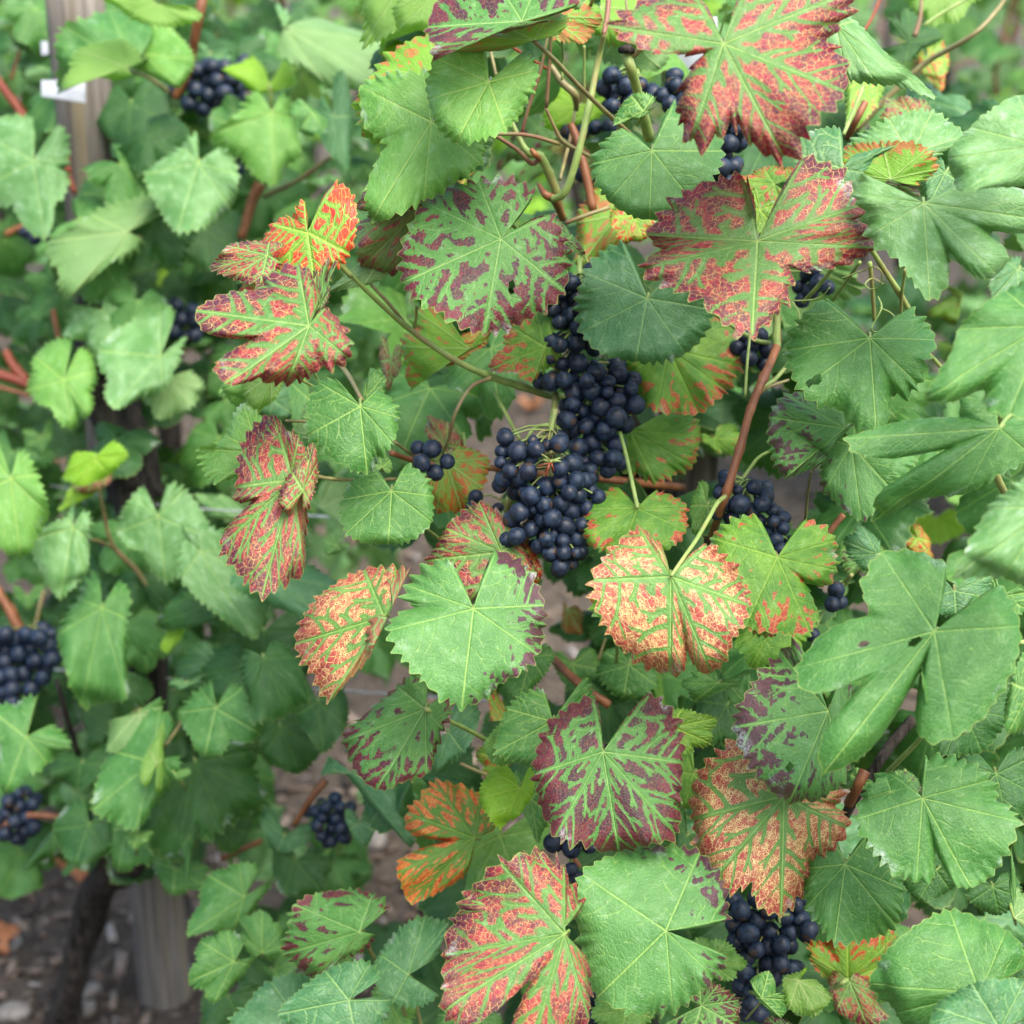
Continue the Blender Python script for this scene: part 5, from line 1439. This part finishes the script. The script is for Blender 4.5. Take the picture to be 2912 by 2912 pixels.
S([('F', 430, -40, 1.38), ('F', 410, 160, 1.37), ('F', 400, 330, 1.37)], [8, 8, 9], M_CANE_G, 'leaf_stalk')
S([('F', 640, 150, 1.40), ('F', 560, 240, 1.39), ('F', 480, 290, 1.38)], [11, 12, 12], M_CANE_G, 'leaf_stalk')
S([('F', 640, 240, 1.39), ('F', 540, 275, 1.38), ('F', 470, 320, 1.38)], [8, 8, 9], M_CANE_P, 'leaf_stalk')
S([('F', 765, 730, 1.36), ('F', 745, 860, 1.40), ('F', 730, 1010, 1.44)], [8, 8, 9], M_CANE_P, 'leaf_stalk')
S([('F', 940, 980, 1.42), ('F', 890, 1040, 1.42), ('F', 840, 1110, 1.42)], [18, 18, 18], M_CANE)
S([('F', 985, 1310, 1.44), ('F', 940, 1370, 1.46), ('F', 910, 1420, 1.48)], [13, 13, 13], M_CANE_G, 'leaf_stalk')
S([('B', 1085, 225, 1.24), ('B', 1200, 330, 1.28), ('B', 1350, 490, 1.34), ('B', 1530, 660, 1.40), ('B', 1660, 780, 1.44)], [13, 14, 13, 14, 16], M_CANE_P, 'leaf_stalk')
S([('B', 1475, 180, 1.36), ('B', 1440, 330, 1.38), ('B', 1385, 600, 1.38), ('B', 1330, 840, 1.38), ('B', 1260, 1050, 1.39), ('B', 1190, 1095, 1.40)], [13, 17, 20, 20, 21, 20], M_CANE_G, knob=.1, seg=10)
S([('B', 950, 640, 1.40), ('B', 1010, 770, 1.40), ('B', 1060, 840, 1.40), ('B', 1120, 860, 1.41), ('B', 1170, 950, 1.42), ('B', 1210, 1060, 1.43), ('B', 1245, 1200, 1.45)], [14, 15, 18, 24, 24, 24, 20], M_CANE_G, knob=.2, seg=10)
S([('B', 1110, 1010, 1.41), ('B', 1150, 1070, 1.40), ('B', 1200, 1100, 1.41), ('B', 1245, 1200, 1.45)], [9, 22, 24, 20], M_CANE)
S([('B', 1070, 820, 1.39), ('B', 1095, 850, 1.39), ('B', 1120, 880, 1.40)], [12, 18, 12], M_CANE, 'node')
S([('B', 880, 735, 1.36), ('B', 1050, 742, 1.38), ('B', 1230, 790, 1.40)], [11, 11, 12], M_CANE_P, 'leaf_stalk')
S([('B', 1150, 590, 1.38), ('B', 1200, 700, 1.39), ('B', 1250, 780, 1.40), ('B', 1400, 862, 1.42)], [9, 10, 13, 11], M_CANE_P, 'leaf_stalk')
S([('B', 860, 735, 1.38), ('B', 990, 820, 1.39), ('B', 1070, 895, 1.40), ('B', 1110, 880, 1.40)], [11, 12, 15, 15], M_CANE_P, 'leaf_stalk')
S([('B', 1185, 120, 1.34), ('B', 1175, 300, 1.36), ('B', 1155, 590, 1.38)], [10, 10, 11], M_CANE_P, 'leaf_stalk')
S([('B', 1170, 160, 1.36), ('B', 1120, 400, 1.37), ('B', 1060, 580, 1.38), ('B', 1020, 730, 1.39)], [8, 9, 10, 10], M_CANE_P, 'leaf_stalk')
S([('B', 1590, 290, 1.34), ('B', 1620, 380, 1.34), ('B', 1660, 520, 1.37), ('B', 1720, 760, 1.42)], [30, 28, 26, 30], M_CANE_G, seg=12)
S([('B', 1560, 275, 1.335), ('B', 1600, 268, 1.33), ('B', 1630, 280, 1.335)], [18, 26, 16], M_TRUNK, 'cut_stub', seg=10)
S([('B', 1720, -60, 1.30), ('B', 1700, 130, 1.31), ('B', 1675, 260, 1.33), ('B', 1620, 310, 1.34)], [13, 13, 15, 20], M_CANE_P)
S([('B', 1500, -60, 1.38), ('B', 1490, 80, 1.37), ('B', 1470, 190, 1.36)], [16, 16, 15], M_CANE_P)
S([('B', 1590, -40, 1.44), ('B', 1600, 100, 1.44), ('B', 1610, 200, 1.46)], [8, 8, 8], M_CANE_P, 'leaf_stalk')
S([('B', 1285, 680, 1.5), ('B', 1320, 760, 1.5), ('B', 1370, 950, 1.5), ('B', 1415, 1160, 1.5)], [22, 24, 26, 24], M_CANE, seg=10)
S([('B', 1500, 1140, 1.42), ('B', 1380, 1180, 1.41), ('B', 1260, 1225, 1.41)], [12, 12, 12], M_CANE_P, 'leaf_stalk')
S([('B', 1315, 590, 1.58), ('B', 1285, 760, 1.52), ('B', 1230, 985, 1.46)], [9, 9, 10], M_CANE_P, 'leaf_stalk')
S([('B', 845, 270, 1.45), ('B', 862, 340, 1.45), ('B', 880, 420, 1.45)], [9, 9, 9], M_CANE_P, 'leaf_stalk')
S([('B', 1362, 250, 1.42), ('B', 1362, 360, 1.43), ('B', 1362, 500, 1.44)], [8, 8, 8], M_CANE_G, 'leaf_stalk')
S([('B', 1240, 220, 1.42), ('B', 1245, 320, 1.45), ('B', 1240, 440, 1.46)], [7, 7, 7], M_CANE_G, 'leaf_stalk')
S([('B', 1180, 360, 1.47), ('B', 1240, 450, 1.47), ('B', 1310, 520, 1.47), ('B', 1320, 600, 1.5)], [14, 22, 22, 14], M_CANE_P, seg=10)
S([('B', 930, 230, 1.42), ('B', 1000, 280, 1.43), ('B', 1160, 380, 1.46)], [8, 9, 9], M_CANE_R, 'leaf_stalk')
S([('B', 945, 1215, 1.33), ('B', 1000, 1260, 1.36), ('B', 1040, 1290, 1.4)], [13, 13, 14], M_CANE_G, 'leaf_stalk')
S([('B', 440, 1680, 1.36), ('B', 440, 1740, 1.37), ('B', 430, 1800, 1.38)], [9, 9, 9], M_CANE_G, 'leaf_stalk')
S([('C', 210, 400, 1.34), ('C', 160, 520, 1.36), ('C', 100, 620, 1.38)], [17, 17, 16], M_CANE_G, 'leaf_stalk')
S([('C', 1150, -30, 1.6), ('C', 1090, 110, 1.6), ('C', 1010, 225, 1.6)], [9, 9, 9], M_CANE_R, 'leaf_stalk')
S([('C', 1860, -60, 1.62), ('C', 1780, 60, 1.62), ('C', 1640, 200, 1.62), ('C', 1400, 340, 1.66), ('C', 1200, 520, 1.68), ('C', 1000, 720, 1.7)], [14, 14, 15, 16, 18, 22], M_CANE_P)
S([('C', 1660, -30, 1.68), ('C', 1500, 60, 1.68), ('C', 1380, 140, 1.68)], [9, 9, 9], M_CANE_G, 'leaf_stalk')
S([('C', 1370, -30, 1.68), ('C', 1360, 100, 1.68), ('C', 1330, 200, 1.68)], [11, 13, 16], M_CANE_P)
S([('C', 1060, 560, 1.45), ('C', 1010, 660, 1.45), ('C', 960, 760, 1.47)], [20, 20, 20], M_CANE)
S([('C', 1050, 470, 1.42), ('C', 1000, 600, 1.40), ('C', 940, 740, 1.38)], [11, 11, 11], M_CANE_G, 'leaf_stalk')
S([('C', 930, 1410, 1.34), ('C', 820, 1550, 1.37), ('C', 720, 1660, 1.4)], [12, 12, 12], M_CANE_G, 'leaf_stalk')
S([('C', 1030, 1440, 1.36), ('C', 960, 1540, 1.4), ('C', 880, 1650, 1.44)], [10, 10, 10], M_CANE_G, 'leaf_stalk')
S([('C', 1080, 1350, 1.32), ('C', 1150, 1460, 1.34), ('C', 1240, 1600, 1.36), ('C', 1350, 1790, 1.4)], [14, 15, 17, 15], M_CANE_G, knob=.1)
S([('C', 1085, 1440, 1.33), ('C', 1100, 1600, 1.35), ('C', 1110, 1760, 1.37)], [13, 12, 12], M_CANE_G)
S([('C', 1280, 1480, 1.33), ('C', 1260, 1620, 1.36), ('C', 1255, 1770, 1.39)], [10, 10, 10], M_CANE_G, 'leaf_stalk')
S([('C', 155, 1670, 1.42), ('C', 300, 1770, 1.42), ('C', 450, 1865, 1.42), ('C', 540, 1885, 1.42)], [11, 12, 13, 13], M_CANE_G, 'leaf_stalk')
S([('C', 570, 1640, 1.36), ('C', 700, 1652, 1.35), ('C', 810, 1635, 1.34), ('C', 865, 1580, 1.33)], [4, 4, 4, 3], M_CANE_G, 'tendril', seg=6)
S([('C', 655, 1655, 1.35), ('C', 695, 1720, 1.35), ('C', 690, 1790, 1.35), ('C', 660, 1820, 1.35)], [4, 4, 4, 3], M_CANE_G, 'tendril', seg=6)
S([('C', 1130, 1630, 1.31), ('C', 1150, 1690, 1.30), ('C', 1110, 1770, 1.30), ('C', 1095, 1815, 1.30), ('C', 1140, 1825, 1.31), ('C', 1180, 1800, 1.31), ('C', 1110, 1840, 1.31)], [4, 5, 5, 5, 5, 4, 3], M_CANE_G, 'tendril', seg=6)
S([('C', 1140, 1690, 1.30), ('C', 1200, 1720, 1.31), ('C', 1245, 1770, 1.31)], [4, 4, 4], M_CANE_G, 'tendril', seg=6)
S([('C', 1060, 1480, 1.31), ('C', 1110, 1465, 1.30), ('C', 1150, 1500, 1.30), ('C', 1140, 1570, 1.31), ('C', 1090, 1590, 1.32), ('C', 1060, 1560, 1.33), ('C', 1100, 1530, 1.34), ('C', 1160, 1560, 1.34)], [3, 4, 4, 4, 4, 4, 4, 3], M_CANE_G, 'tendril', seg=6)
S([('C', 930, 1530, 1.33), ('C', 1010, 1500, 1.32), ('C', 1070, 1480, 1.31)], [4, 4, 4], M_CANE_G, 'tendril', seg=6)
S([('H', 490, 200, 1.335), ('H', 600, 255, 1.36), ('H', 740, 325, 1.40), ('H', 830, 375, 1.44)], [14, 12, 12, 13], M_CANE_G, 'leaf_stalk')
S([('H', 680, 500, 1.5), ('H', 760, 535, 1.5), ('H', 860, 575, 1.5)], [9, 9, 9], M_CANE_P, 'leaf_stalk')
S([('H', 130, 1430, 1.42), ('H', 165, 1490, 1.46), ('H', 210, 1570, 1.5)], [11, 11, 11], M_CANE_G, 'leaf_stalk')
S([('H', 340, 1790, 1.44), ('H', 375, 1870, 1.47), ('H', 410, 1960, 1.5)], [11, 11, 11], M_CANE_P, 'leaf_stalk')
S([('H', 420, 1740, 1.44), ('H', 445, 1850, 1.47), ('H', 470, 1960, 1.5)], [11, 11, 11], M_CANE_G, 'leaf_stalk')
S([('E', 1180, 1760, 1.55), ('E', 1280, 1860, 1.52), ('E', 1400, 1960, 1.5), ('H', 1500, 180, 1.5)], [23, 24, 25, 25], M_CANE, seg=10)
S([('H', 1290, 990, 1.46), ('H', 1310, 1030, 1.46), ('H', 1335, 1070, 1.46)], [18, 18, 18], M_CANE)
S([('E', 1545, 1640, 1.36), ('E', 1545, 1700, 1.4), ('E', 1540, 1790, 1.46)], [11, 11, 11], M_CANE_G, 'leaf_stalk')
S([('E', 1480, 1660, 1.6), ('E', 1460, 1720, 1.6), ('E', 1440, 1780, 1.6)], [7, 7, 7], M_CANE_P, 'leaf_stalk')
S([('E', 690, 450, 1.6), ('E', 700, 540, 1.55), ('E', 710, 620, 1.5)], [8, 8, 8], M_CANE_G, 'leaf_stalk')
S([('E', 460, 1030, 1.36), ('E', 510, 1070, 1.4), ('E', 560, 1110, 1.44)], [10, 10, 10], M_CANE_G, 'leaf_stalk')
S([('E', 0, 130, 1.4), ('E', 70, 220, 1.38), ('E', 140, 350, 1.33)], [14, 14, 11], M_CANE_P, 'leaf_stalk')
S([('D', 1700, 150, 1.24), ('D', 1730, 210, 1.3), ('D', 1770, 290, 1.36)], [8, 9, 10], M_CANE_G, 'leaf_stalk')
S([('D', 1620, 220, 1.3), ('D', 1690, 260, 1.33), ('D', 1760, 295, 1.36)], [8, 8, 9], M_CANE_G, 'leaf_stalk')
S([('D', 1690, 755, 1.22), ('D', 1790, 780, 1.27), ('D', 1932, 790, 1.33)], [12, 11, 10], M_CANE_P, 'leaf_stalk')
S([('D', 1570, 465, 1.36), ('D', 1650, 468, 1.38), ('D', 1750, 470, 1.4)], [8, 8, 8], M_CANE_P, 'leaf_stalk')
S([('A', 1695, 1290, 1.275), ('A', 1800, 1390, 1.29), ('A', 1930, 1520, 1.32)], [12, 13, 14], M_CANE_G, 'leaf_stalk')
S([('I', 500, 1790, 1.285), ('I', 460, 1840, 1.31), ('I', 405, 1905, 1.34)], [6, 6, 7], M_CANE_G, 'leaf_stalk')
S([('I', 960, 1690, 1.375), ('I', 930, 1705, 1.37), ('I', 890, 1735, 1.38)], [16, 15, 14], M_CANE_G, 'leaf_stalk')
S([('I', 1060, 540, 1.34), ('I', 1020, 620, 1.34), ('I', 970, 720, 1.36)], [30, 30, 30], M_CANE, seg=10)
S([('I', 1330, 250, 1.36), ('I', 1200, 400, 1.36), ('I', 1110, 530, 1.36), ('I', 1000, 700, 1.37), ('I', 930, 820, 1.4)], [30, 30, 28, 28, 28], M_TRUNK, seg=10)
S([('I', 900, 920, 1.36), ('I', 920, 990, 1.33), ('I', 950, 1055, 1.30)], [8, 8, 8], M_CANE_P, 'leaf_stalk')
S([('I', 640, 1330, 1.37), ('I', 590, 1340, 1.36), ('I', 590, 1380, 1.36)], [8, 8, 6], M_CANE_G, 'bunch_stalk')
S([('I', 1420, 290, 1.22), ('I', 1330, 400, 1.28), ('I', 1260, 470, 1.3), ('I', 1180, 550, 1.34)], [15, 15, 15, 15], M_CANE_G, 'leaf_stalk')
stem(V_RIGHT, [('F', 1830, 380, 1.2), ('F', 1750, 600, 1.24), ('F', 1780, 760, 1.25), ('F', 1830, 870, 1.28)], [14, 16, 22, 20], M_CANE_G, 'cane')
stem(V_RIGHT, [('F', 1797, 505, 1.155), ('F', 1840, 450, 1.18), ('F', 1932, 380, 1.25)], [12, 12, 14], M_CANE_G, 'leaf_stalk')
stem(V_RIGHT, [('F', 1400, 90, 1.28), ('F', 1440, 130, 1.3), ('F', 1500, 200, 1.32)], [12, 12, 12], M_CANE_G, 'leaf_stalk')
stem(V_RIGHT, [('F', 1900, 1690, 1.2), ('F', 1932, 1680, 1.2), ('F', 2010, 1660, 1.25)], [14, 14, 14], M_CANE_G, 'leaf_stalk')
SL = lambda *a, **k: stem(V_LEFT, *a, **k)
SL([('A', 1120, -60, 2.05), ('A', 1095, 80, 2.05), ('A', 1055, 290, 2.08), ('A', 1030, 400, 2.1), ('A', 960, 540, 2.12)], [28, 28, 26, 26, 22], M_CANE, seg=10)
SL([('A', 1430, 1010, 2.1), ('A', 1385, 1110, 2.1), ('A', 1325, 1310, 2.1)], [34, 30, 24], M_CANE, seg=10)
SL([('A', 1820, 860, 2.0), ('A', 1640, 990, 2.05), ('A', 1450, 1080, 2.1)], [13, 13, 13], M_CANE_P, 'leaf_stalk')
SL([('A', 690, 380, 2.0), ('A', 820, 430, 2.05), ('A', 930, 510, 2.1)], [11, 11, 12], M_CANE_P, 'leaf_stalk')
SL([('A', 700, 1285, 1.97), ('A', 820, 1320, 2.0), ('A', 960, 1350, 2.05)], [12, 11, 11], M_CANE_P, 'leaf_stalk')
SL([('A', 1480, 470, 2.04), ('A', 1490, 560, 2.05), ('A', 1490, 640, 2.06)], [13, 13, 13], M_CANE_G, 'leaf_stalk')
SL([('A', 370, 860, 2.1), ('A', 380, 960, 2.1), ('A', 410, 1060, 2.1)], [16, 16, 16], M_CANE_R)
SL([('A', 250, 920, 2.06), ('A', 330, 930, 2.08), ('A', 390, 940, 2.1)], [10, 10, 10], M_CANE_R, 'leaf_stalk')
SL([('A', 290, 1700, 2.2), ('A', 310, 1800, 2.2), ('A', 330, 1900, 2.2)], [16, 16, 14], M_CANE)
SL([('D', 540, 820, 1.9), ('D', 570, 970, 1.93), ('D', 620, 1150, 1.96), ('D', 760, 1300, 1.98), ('D', 870, 1490, 2.0)], [8, 10, 13, 14, 13], M_CANE_P)
SL([('D', 480, 1115, 1.86), ('D', 550, 1130, 1.9), ('D', 630, 1170, 1.95)], [9, 9, 9], M_CANE_P, 'leaf_stalk')
SL([('G', 310, 40, 1.95), ('G', 350, 180, 1.95), ('G', 430, 450, 2.0)], [15, 15, 14], M_TRUNK)
SL([('G', 1790, 590, 1.85), ('G', 1710, 690, 1.85), ('G', 1615, 840, 1.87)], [22, 20, 14], M_CANE)
SL([('G', 1440, 925, 1.95), ('G', 1330, 970, 1.95), ('G', 1220, 1020, 1.97)], [16, 16, 18], M_CANE)
SL([('G', 910, 400, 1.8), ('G', 980, 300, 1.85), ('G', 1000, 250, 1.9)], [10, 10, 10], M_CANE_P, 'leaf_stalk')
SE = lambda *a, **k: stem(V_EDGE, *a, **k)
SE([('A', -60, 370, 2.3), ('A', 30, 500, 2.3), ('A', 100, 590, 2.3), ('A', 160, 690, 2.3)], [20, 24, 26, 26], M_CANE_R)
SE([('A', 110, 140, 2.3), ('A', 112, 260, 2.3), ('A', 60, 440, 2.3)], [9, 9, 9], M_CANE_R, 'leaf_stalk')
SE([('A', 30, 1290, 2.3), ('A', 120, 1250, 2.3), ('A', 170, 1290, 2.3)], [20, 20, 20], M_CANE)
SE([('D', -40, 200, 2.25), ('D', 90, 240, 2.25), ('D', 190, 280, 2.25)], [28, 28, 30], M_CANE_R)
SE([('D', -40, 270, 2.2), ('D', 70, 300, 2.2), ('D', 160, 325, 2.2)], [12, 12, 12], M_CANE)
SE([('D', 30, 80, 2.25), ('D', 80, 170, 2.25), ('D', 150, 250, 2.25)], [24, 28, 28], M_CANE_R)
SE([('D', -30, 1370, 2.05), ('D', 30, 1470, 2.05), ('D', 90, 1580, 2.05), ('D', 150, 1700, 2.05)], [24, 26, 28, 26], M_CANE, seg=10)
SE([('D', 60, 1470, 2.1), ('D', 120, 1590, 2.1), ('D', 190, 1700, 2.1)], [12, 12, 12], M_CANE)
SE([('D', 240, 1400, 2.1), ('D', 215, 1500, 2.1), ('D', 190, 1610, 2.1)], [10, 10, 10], M_CANE_P, 'leaf_stalk')
SE([('G', 150, 785, 2.05), ('G', 230, 785, 2.05), ('G', 320, 795, 2.05)], [18, 18, 16], M_CANE)

# ---- trunks ---------------------------------------------------------------------


def trunk(vine, P, R, seg=14):
    co, q, t = tube_arrays(P, R, seg, 7, knob=.1, seed=int(abs(P[0][0]) * 1000) % 97)
    rg = np.random.RandomState(3)
    # flaking bark: lengthwise ridges
    n = len(co) - 2
    c = co[:n].reshape(-1, seg, 3)
    cen = c.mean(1, keepdims=True)
    rid = 1 + 0.10 * np.sin(np.arange(seg) * 2.4 + 1)[None, :, None] + 0.05 * rg.randn(c.shape[0], seg, 1) * 0.5
    co[:n] = (cen + (c - cen) * rid).reshape(-1, 3)
    link('trunk', arr_mesh('trunk', co, [q, t]), vine, M_TRUNK)


# old leaning trunk of the left vine, rooted left of the post
r0 = ground_at('G', (300, 2050))
trunk(V_LEFT, [np.array([r0[0], r0[1], -0.08]), W('G', (330, 1950), 2.5), W('G', (400, 1700), 2.42), W('G', (440, 1480), 2.37), W('G', (520, 1200), 2.3), W('G', (640, 1060), 2.22), W('G', (760, 900), 2.12),
               W('D', (820, 1600), 2.08), W('D', (770, 1100), 2.05), W('D', (680, 700), 2.05), W('D', (560, 250), 2.05), W('A', (500, 1750), 2.08), W('A', (620, 1300), 2.12), W('A', (760, 900), 2.16), W('A', (790, 740), 2.16)],
      [.024, .021, .019, .018, .018, .021, .022, .022, .022, .022, .022, .020, .018, .016, .014])
# a second stem twisted round the first
trunk(V_LEFT, [W('G', (430, 1960), 2.5), W('G', (420, 1700), 2.46), W('G', (540, 1380), 2.4), W('G', (600, 1180), 2.33), W('G', (700, 1130), 2.25), W('G', (820, 1000), 2.2)], [.012, .010, .010, .010, .011, .011], 10)
trunk(V_LEFT, [W('D', (740, 900), 2.1), W('D', (700, 600), 2.1), W('D', (640, 450), 2.1), W('D', (480, 200), 2.1)], [.036, .034, .03, .025], 12)
trunk(V_MAIN, [np.array([0.14, 1.98, -0.06]), np.array([0.13, 1.96, 0.3]), np.array([0.15, 1.93, 0.6]), W('F', (-60, 1050), 1.84), W('F', (-100, 850), 1.80), W('F', (-300, 500), 1.66), W('F', (-330, 300), 1.55)],
      [.04, .032, .03, .028, .026, .02, .013])
trunk(V_RIGHT, [np.array([0.62, 1.62, -0.06]), np.array([0.60, 1.60, 0.3]), np.array([0.58, 1.58, 0.6]), np.array([0.52, 1.50, 0.9]), np.array([0.55, 1.45, 1.2])], [.04, .03, .028, .024, .018])
trunk(V_EDGE, [np.array([-0.98, 2.75, -0.06]), np.array([-0.95, 2.7, 0.4]), np.array([-0.9, 2.62, 0.8]), np.array([-0.84, 2.5, 1.1])], [.04, .03, .028, .02])

# ---- the dense inside of each vine: leaves further back, shade put in by darker green --------------------------
# where the photograph looks through between the leaves down to the soil (photo pixels)


def box(c, x0, y0, x1, y1):
    a, b = px(c, (x0, y0)), px(c, (x1, y1))
    return (a[0], a[1], b[0], b[1])


HOLES = [box('E', 640, 180, 1150, 620), box('D', 840, 380, 1070, 700), box('D', 130, 480, 560, 620), box('D', 230, 720, 420, 1040), box('E', 250, 980, 560, 1500),
         box('E', 0, 1050, 420, 1300),
         box('E', 1130, 1500, 1330, 1800), box('H', 90, 700, 720, 1380), box('H', 640, 100, 880, 640), box('I', 1240, 1200, 1600, 1440), box('I', 1780, 1230, 1960, 1560),
         box('G', -60, 1060, 960, 1990), box('G', 180, 30, 420, 180), box('G', 130, 560, 330, 800), box('G', 1450, 400, 1990, 740), box('H', -100, 90, 300, 420), box('I', 1280, 380, 1480, 560),
         box('G', 1000, 950, 1330, 1090), box('G', 900, 1900, 1100, 1990), box('G', 1050, 1100, 1160, 1500), box('G', 1430, 1560, 1560, 1700),
         box('F', 780, 1250, 1060, 1430), box('I', 1380, 180, 1960, 440) if False else box('I', 1700, 330, 1960, 420), box('A', 1290, -60, 1960, 110), box('B', 850, 500, 1300, 1050),
         box('F', 200, 100, 400, 700), box('C', 860, 1500, 1700, 1780), box('C', 1450, 0, 1990, 620), box('F', 620, 1000, 900, 1200), box('F', 1250, 900, 1760, 1180)]


def in_hole(q, pad=0):
    return any(h[0] - pad < q[0] < h[2] + pad and h[1] - pad < q[1] < h[3] + pad for h in HOLES)


def fill(vine, n, xr, yr, dr, rad, mats, seed, upness=0.7, camness=0.5, dens=None, slope=0.0):
    rg = np.random.RandomState(seed)
    made, tries = 0, 0
    pts = []
    while made < n and tries < 6000:
        tries += 1
        q = np.array([rg.uniform(*xr), rg.uniform(*yr)])
        d = rg.uniform(*dr) + slope * (1456 - q[0]) / 1456
        if in_hole(q, 20) or any(abs(q[0] - p[0]) + abs(q[1] - p[1]) < 60 for p in pts): continue
        pts.append(q)
        place_leaf(vine, lift(q, d), rad * rg.uniform(.7, 1.15), mats[rg.randint(len(mats))], rg, upness=upness, camness=camness)
        made += 1


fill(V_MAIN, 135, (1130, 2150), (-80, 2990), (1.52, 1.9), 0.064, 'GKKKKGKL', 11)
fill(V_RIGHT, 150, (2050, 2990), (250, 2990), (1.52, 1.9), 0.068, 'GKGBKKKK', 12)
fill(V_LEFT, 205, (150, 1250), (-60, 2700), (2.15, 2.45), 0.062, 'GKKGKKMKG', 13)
# leaves hanging in front of the old trunk and the post
rg0 = np.random.RandomState(31)
for c_, x_, y_, m_ in [('A', 560, 1440, 'G'), ('A', 760, 1660, 'G'), ('A', 560, 1700, 'M'), ('D', 640, 560, 'K'), ('A', 840, 1230, 'K'), ('A', 660, 900, 'G'), ('A', 820, 740, 'K'),
                       ('D', 690, 1060, 'G'), ('D', 760, 1280, 'K'), ('D', 800, 1620, 'G'), ('D', 640, 1840, 'K'), ('A', 430, 1200, 'G'), ('D', 700, 1500, 'G')]:
    place_leaf(V_LEFT, W(c_, (x_, y_), 1.99), 0.058 * rg0.uniform(.8, 1.15), m_, rg0, res=(160, 14), camness=.7, upness=.6, jit=.3)
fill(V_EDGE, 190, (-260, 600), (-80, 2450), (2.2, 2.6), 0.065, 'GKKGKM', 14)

# ---- rows of vines behind ----------------------------------------------------------
BLAB = [
    'distant blurred vine in the next row behind the top left corner leaves',
    'distant blurred vine in the next row above the left grape bunch',
    'distant blurred vine behind the red and orange leaves at the left',
    'distant blurred vine straight behind the long front bunch',
    'distant blurred vine behind the purple striped round leaf',
    'distant blurred vine behind the white sign and big red leaf',
    'distant blurred pale green vine filling the upper right corner',
    'distant blurred vine beyond the right edge leaves',
    'far vine in the third row above the left bunch',
    'far vine in the third row behind the top centre shoots',
    'far vine in the third row right of the white sign',
    'far vine in the third row in the top right corner',
    'far vine in the third row at the top left',
    'blurred vine deeper in the left row between the post and the red leaves']


def back_vine(i, x, y, n, r, mats, top=1.75, low=0.35, wx=.55, label=''):
    rg = np.random.RandomState(200 + i)
    v = empty('grapevine', (x, y, 0))
    tag(v, label, 'grapevine', 'grapevines')
    pts = [np.array([x, y, -.05]), np.array([x + rg.uniform(-.05, .05), y, .4]), np.array([x + rg.uniform(-.08, .08), y, .8]), np.array([x + rg.uniform(-.1, .1), y, 1.2])]
    trunk(v, pts, [.026, .022, .02, .014], 10)
    for s in range(5):
        xx = x + (s - 2) * wx * .4
        me = tubes_mesh('cane', [tube_arrays([pts[2], np.array([xx, y + rg.uniform(-.1, .1), 1.1]), np.array([xx * 1.02 + .03, y, top - .1])], [.008, .006, .004], 6, 4)])
        link('cane', me, v, M_CANE)
    for _ in range(n):
        p = np.array([x + rg.uniform(-wx, wx), y + rg.normal(0, .16), rg.uniform(low, top)])
        place_leaf(v, p, r * rg.uniform(.7, 1.15), mats[rg.randint(len(mats))], rg, res=(64, 6), nvar=4, camness=.6, upness=.8)
    return v


rowB = [(-2.2, 7.2), (-1.35, 6.7), (-.55, 6.3), (.25, 5.9), (.35, 7.6), (1.05, 4.6), (1.6, 4.1), (2.1, 3.7)]
for i, (x, y) in enumerate(rowB):
    right = i >= 5
    back_vine(i, x, y, 240 if not right else 300, 0.072, 'LMGLBM' if right else 'LYMGLG', label=BLAB[i], low=0.3 if not right else .15)
for i, (x, y) in enumerate([(-1.2, 10.5), (.4, 9.5), (1.7, 8.2), (2.9, 7.2), (-2.6, 11.5)]):
    back_vine(20 + i, x, y, 170, 0.075, 'LYMGLL', wx=.8, label=BLAB[8 + i])

back_vine(40, -0.62, 3.05, 250, 0.066, 'GKMGKL', low=.42, wx=.5, label=BLAB[13])

# sky is the world; move every child of an Empty into that Empty's space
bpy.context.view_layer.update()
for o in list(SC.objects):
    if o.parent is not None and o.parent.parent is None and o.parent.type == 'EMPTY' and o.parent.name.startswith('grapevine'):
        o.matrix_parent_inverse = Matrix.Translation(-Vector(o.parent.location))
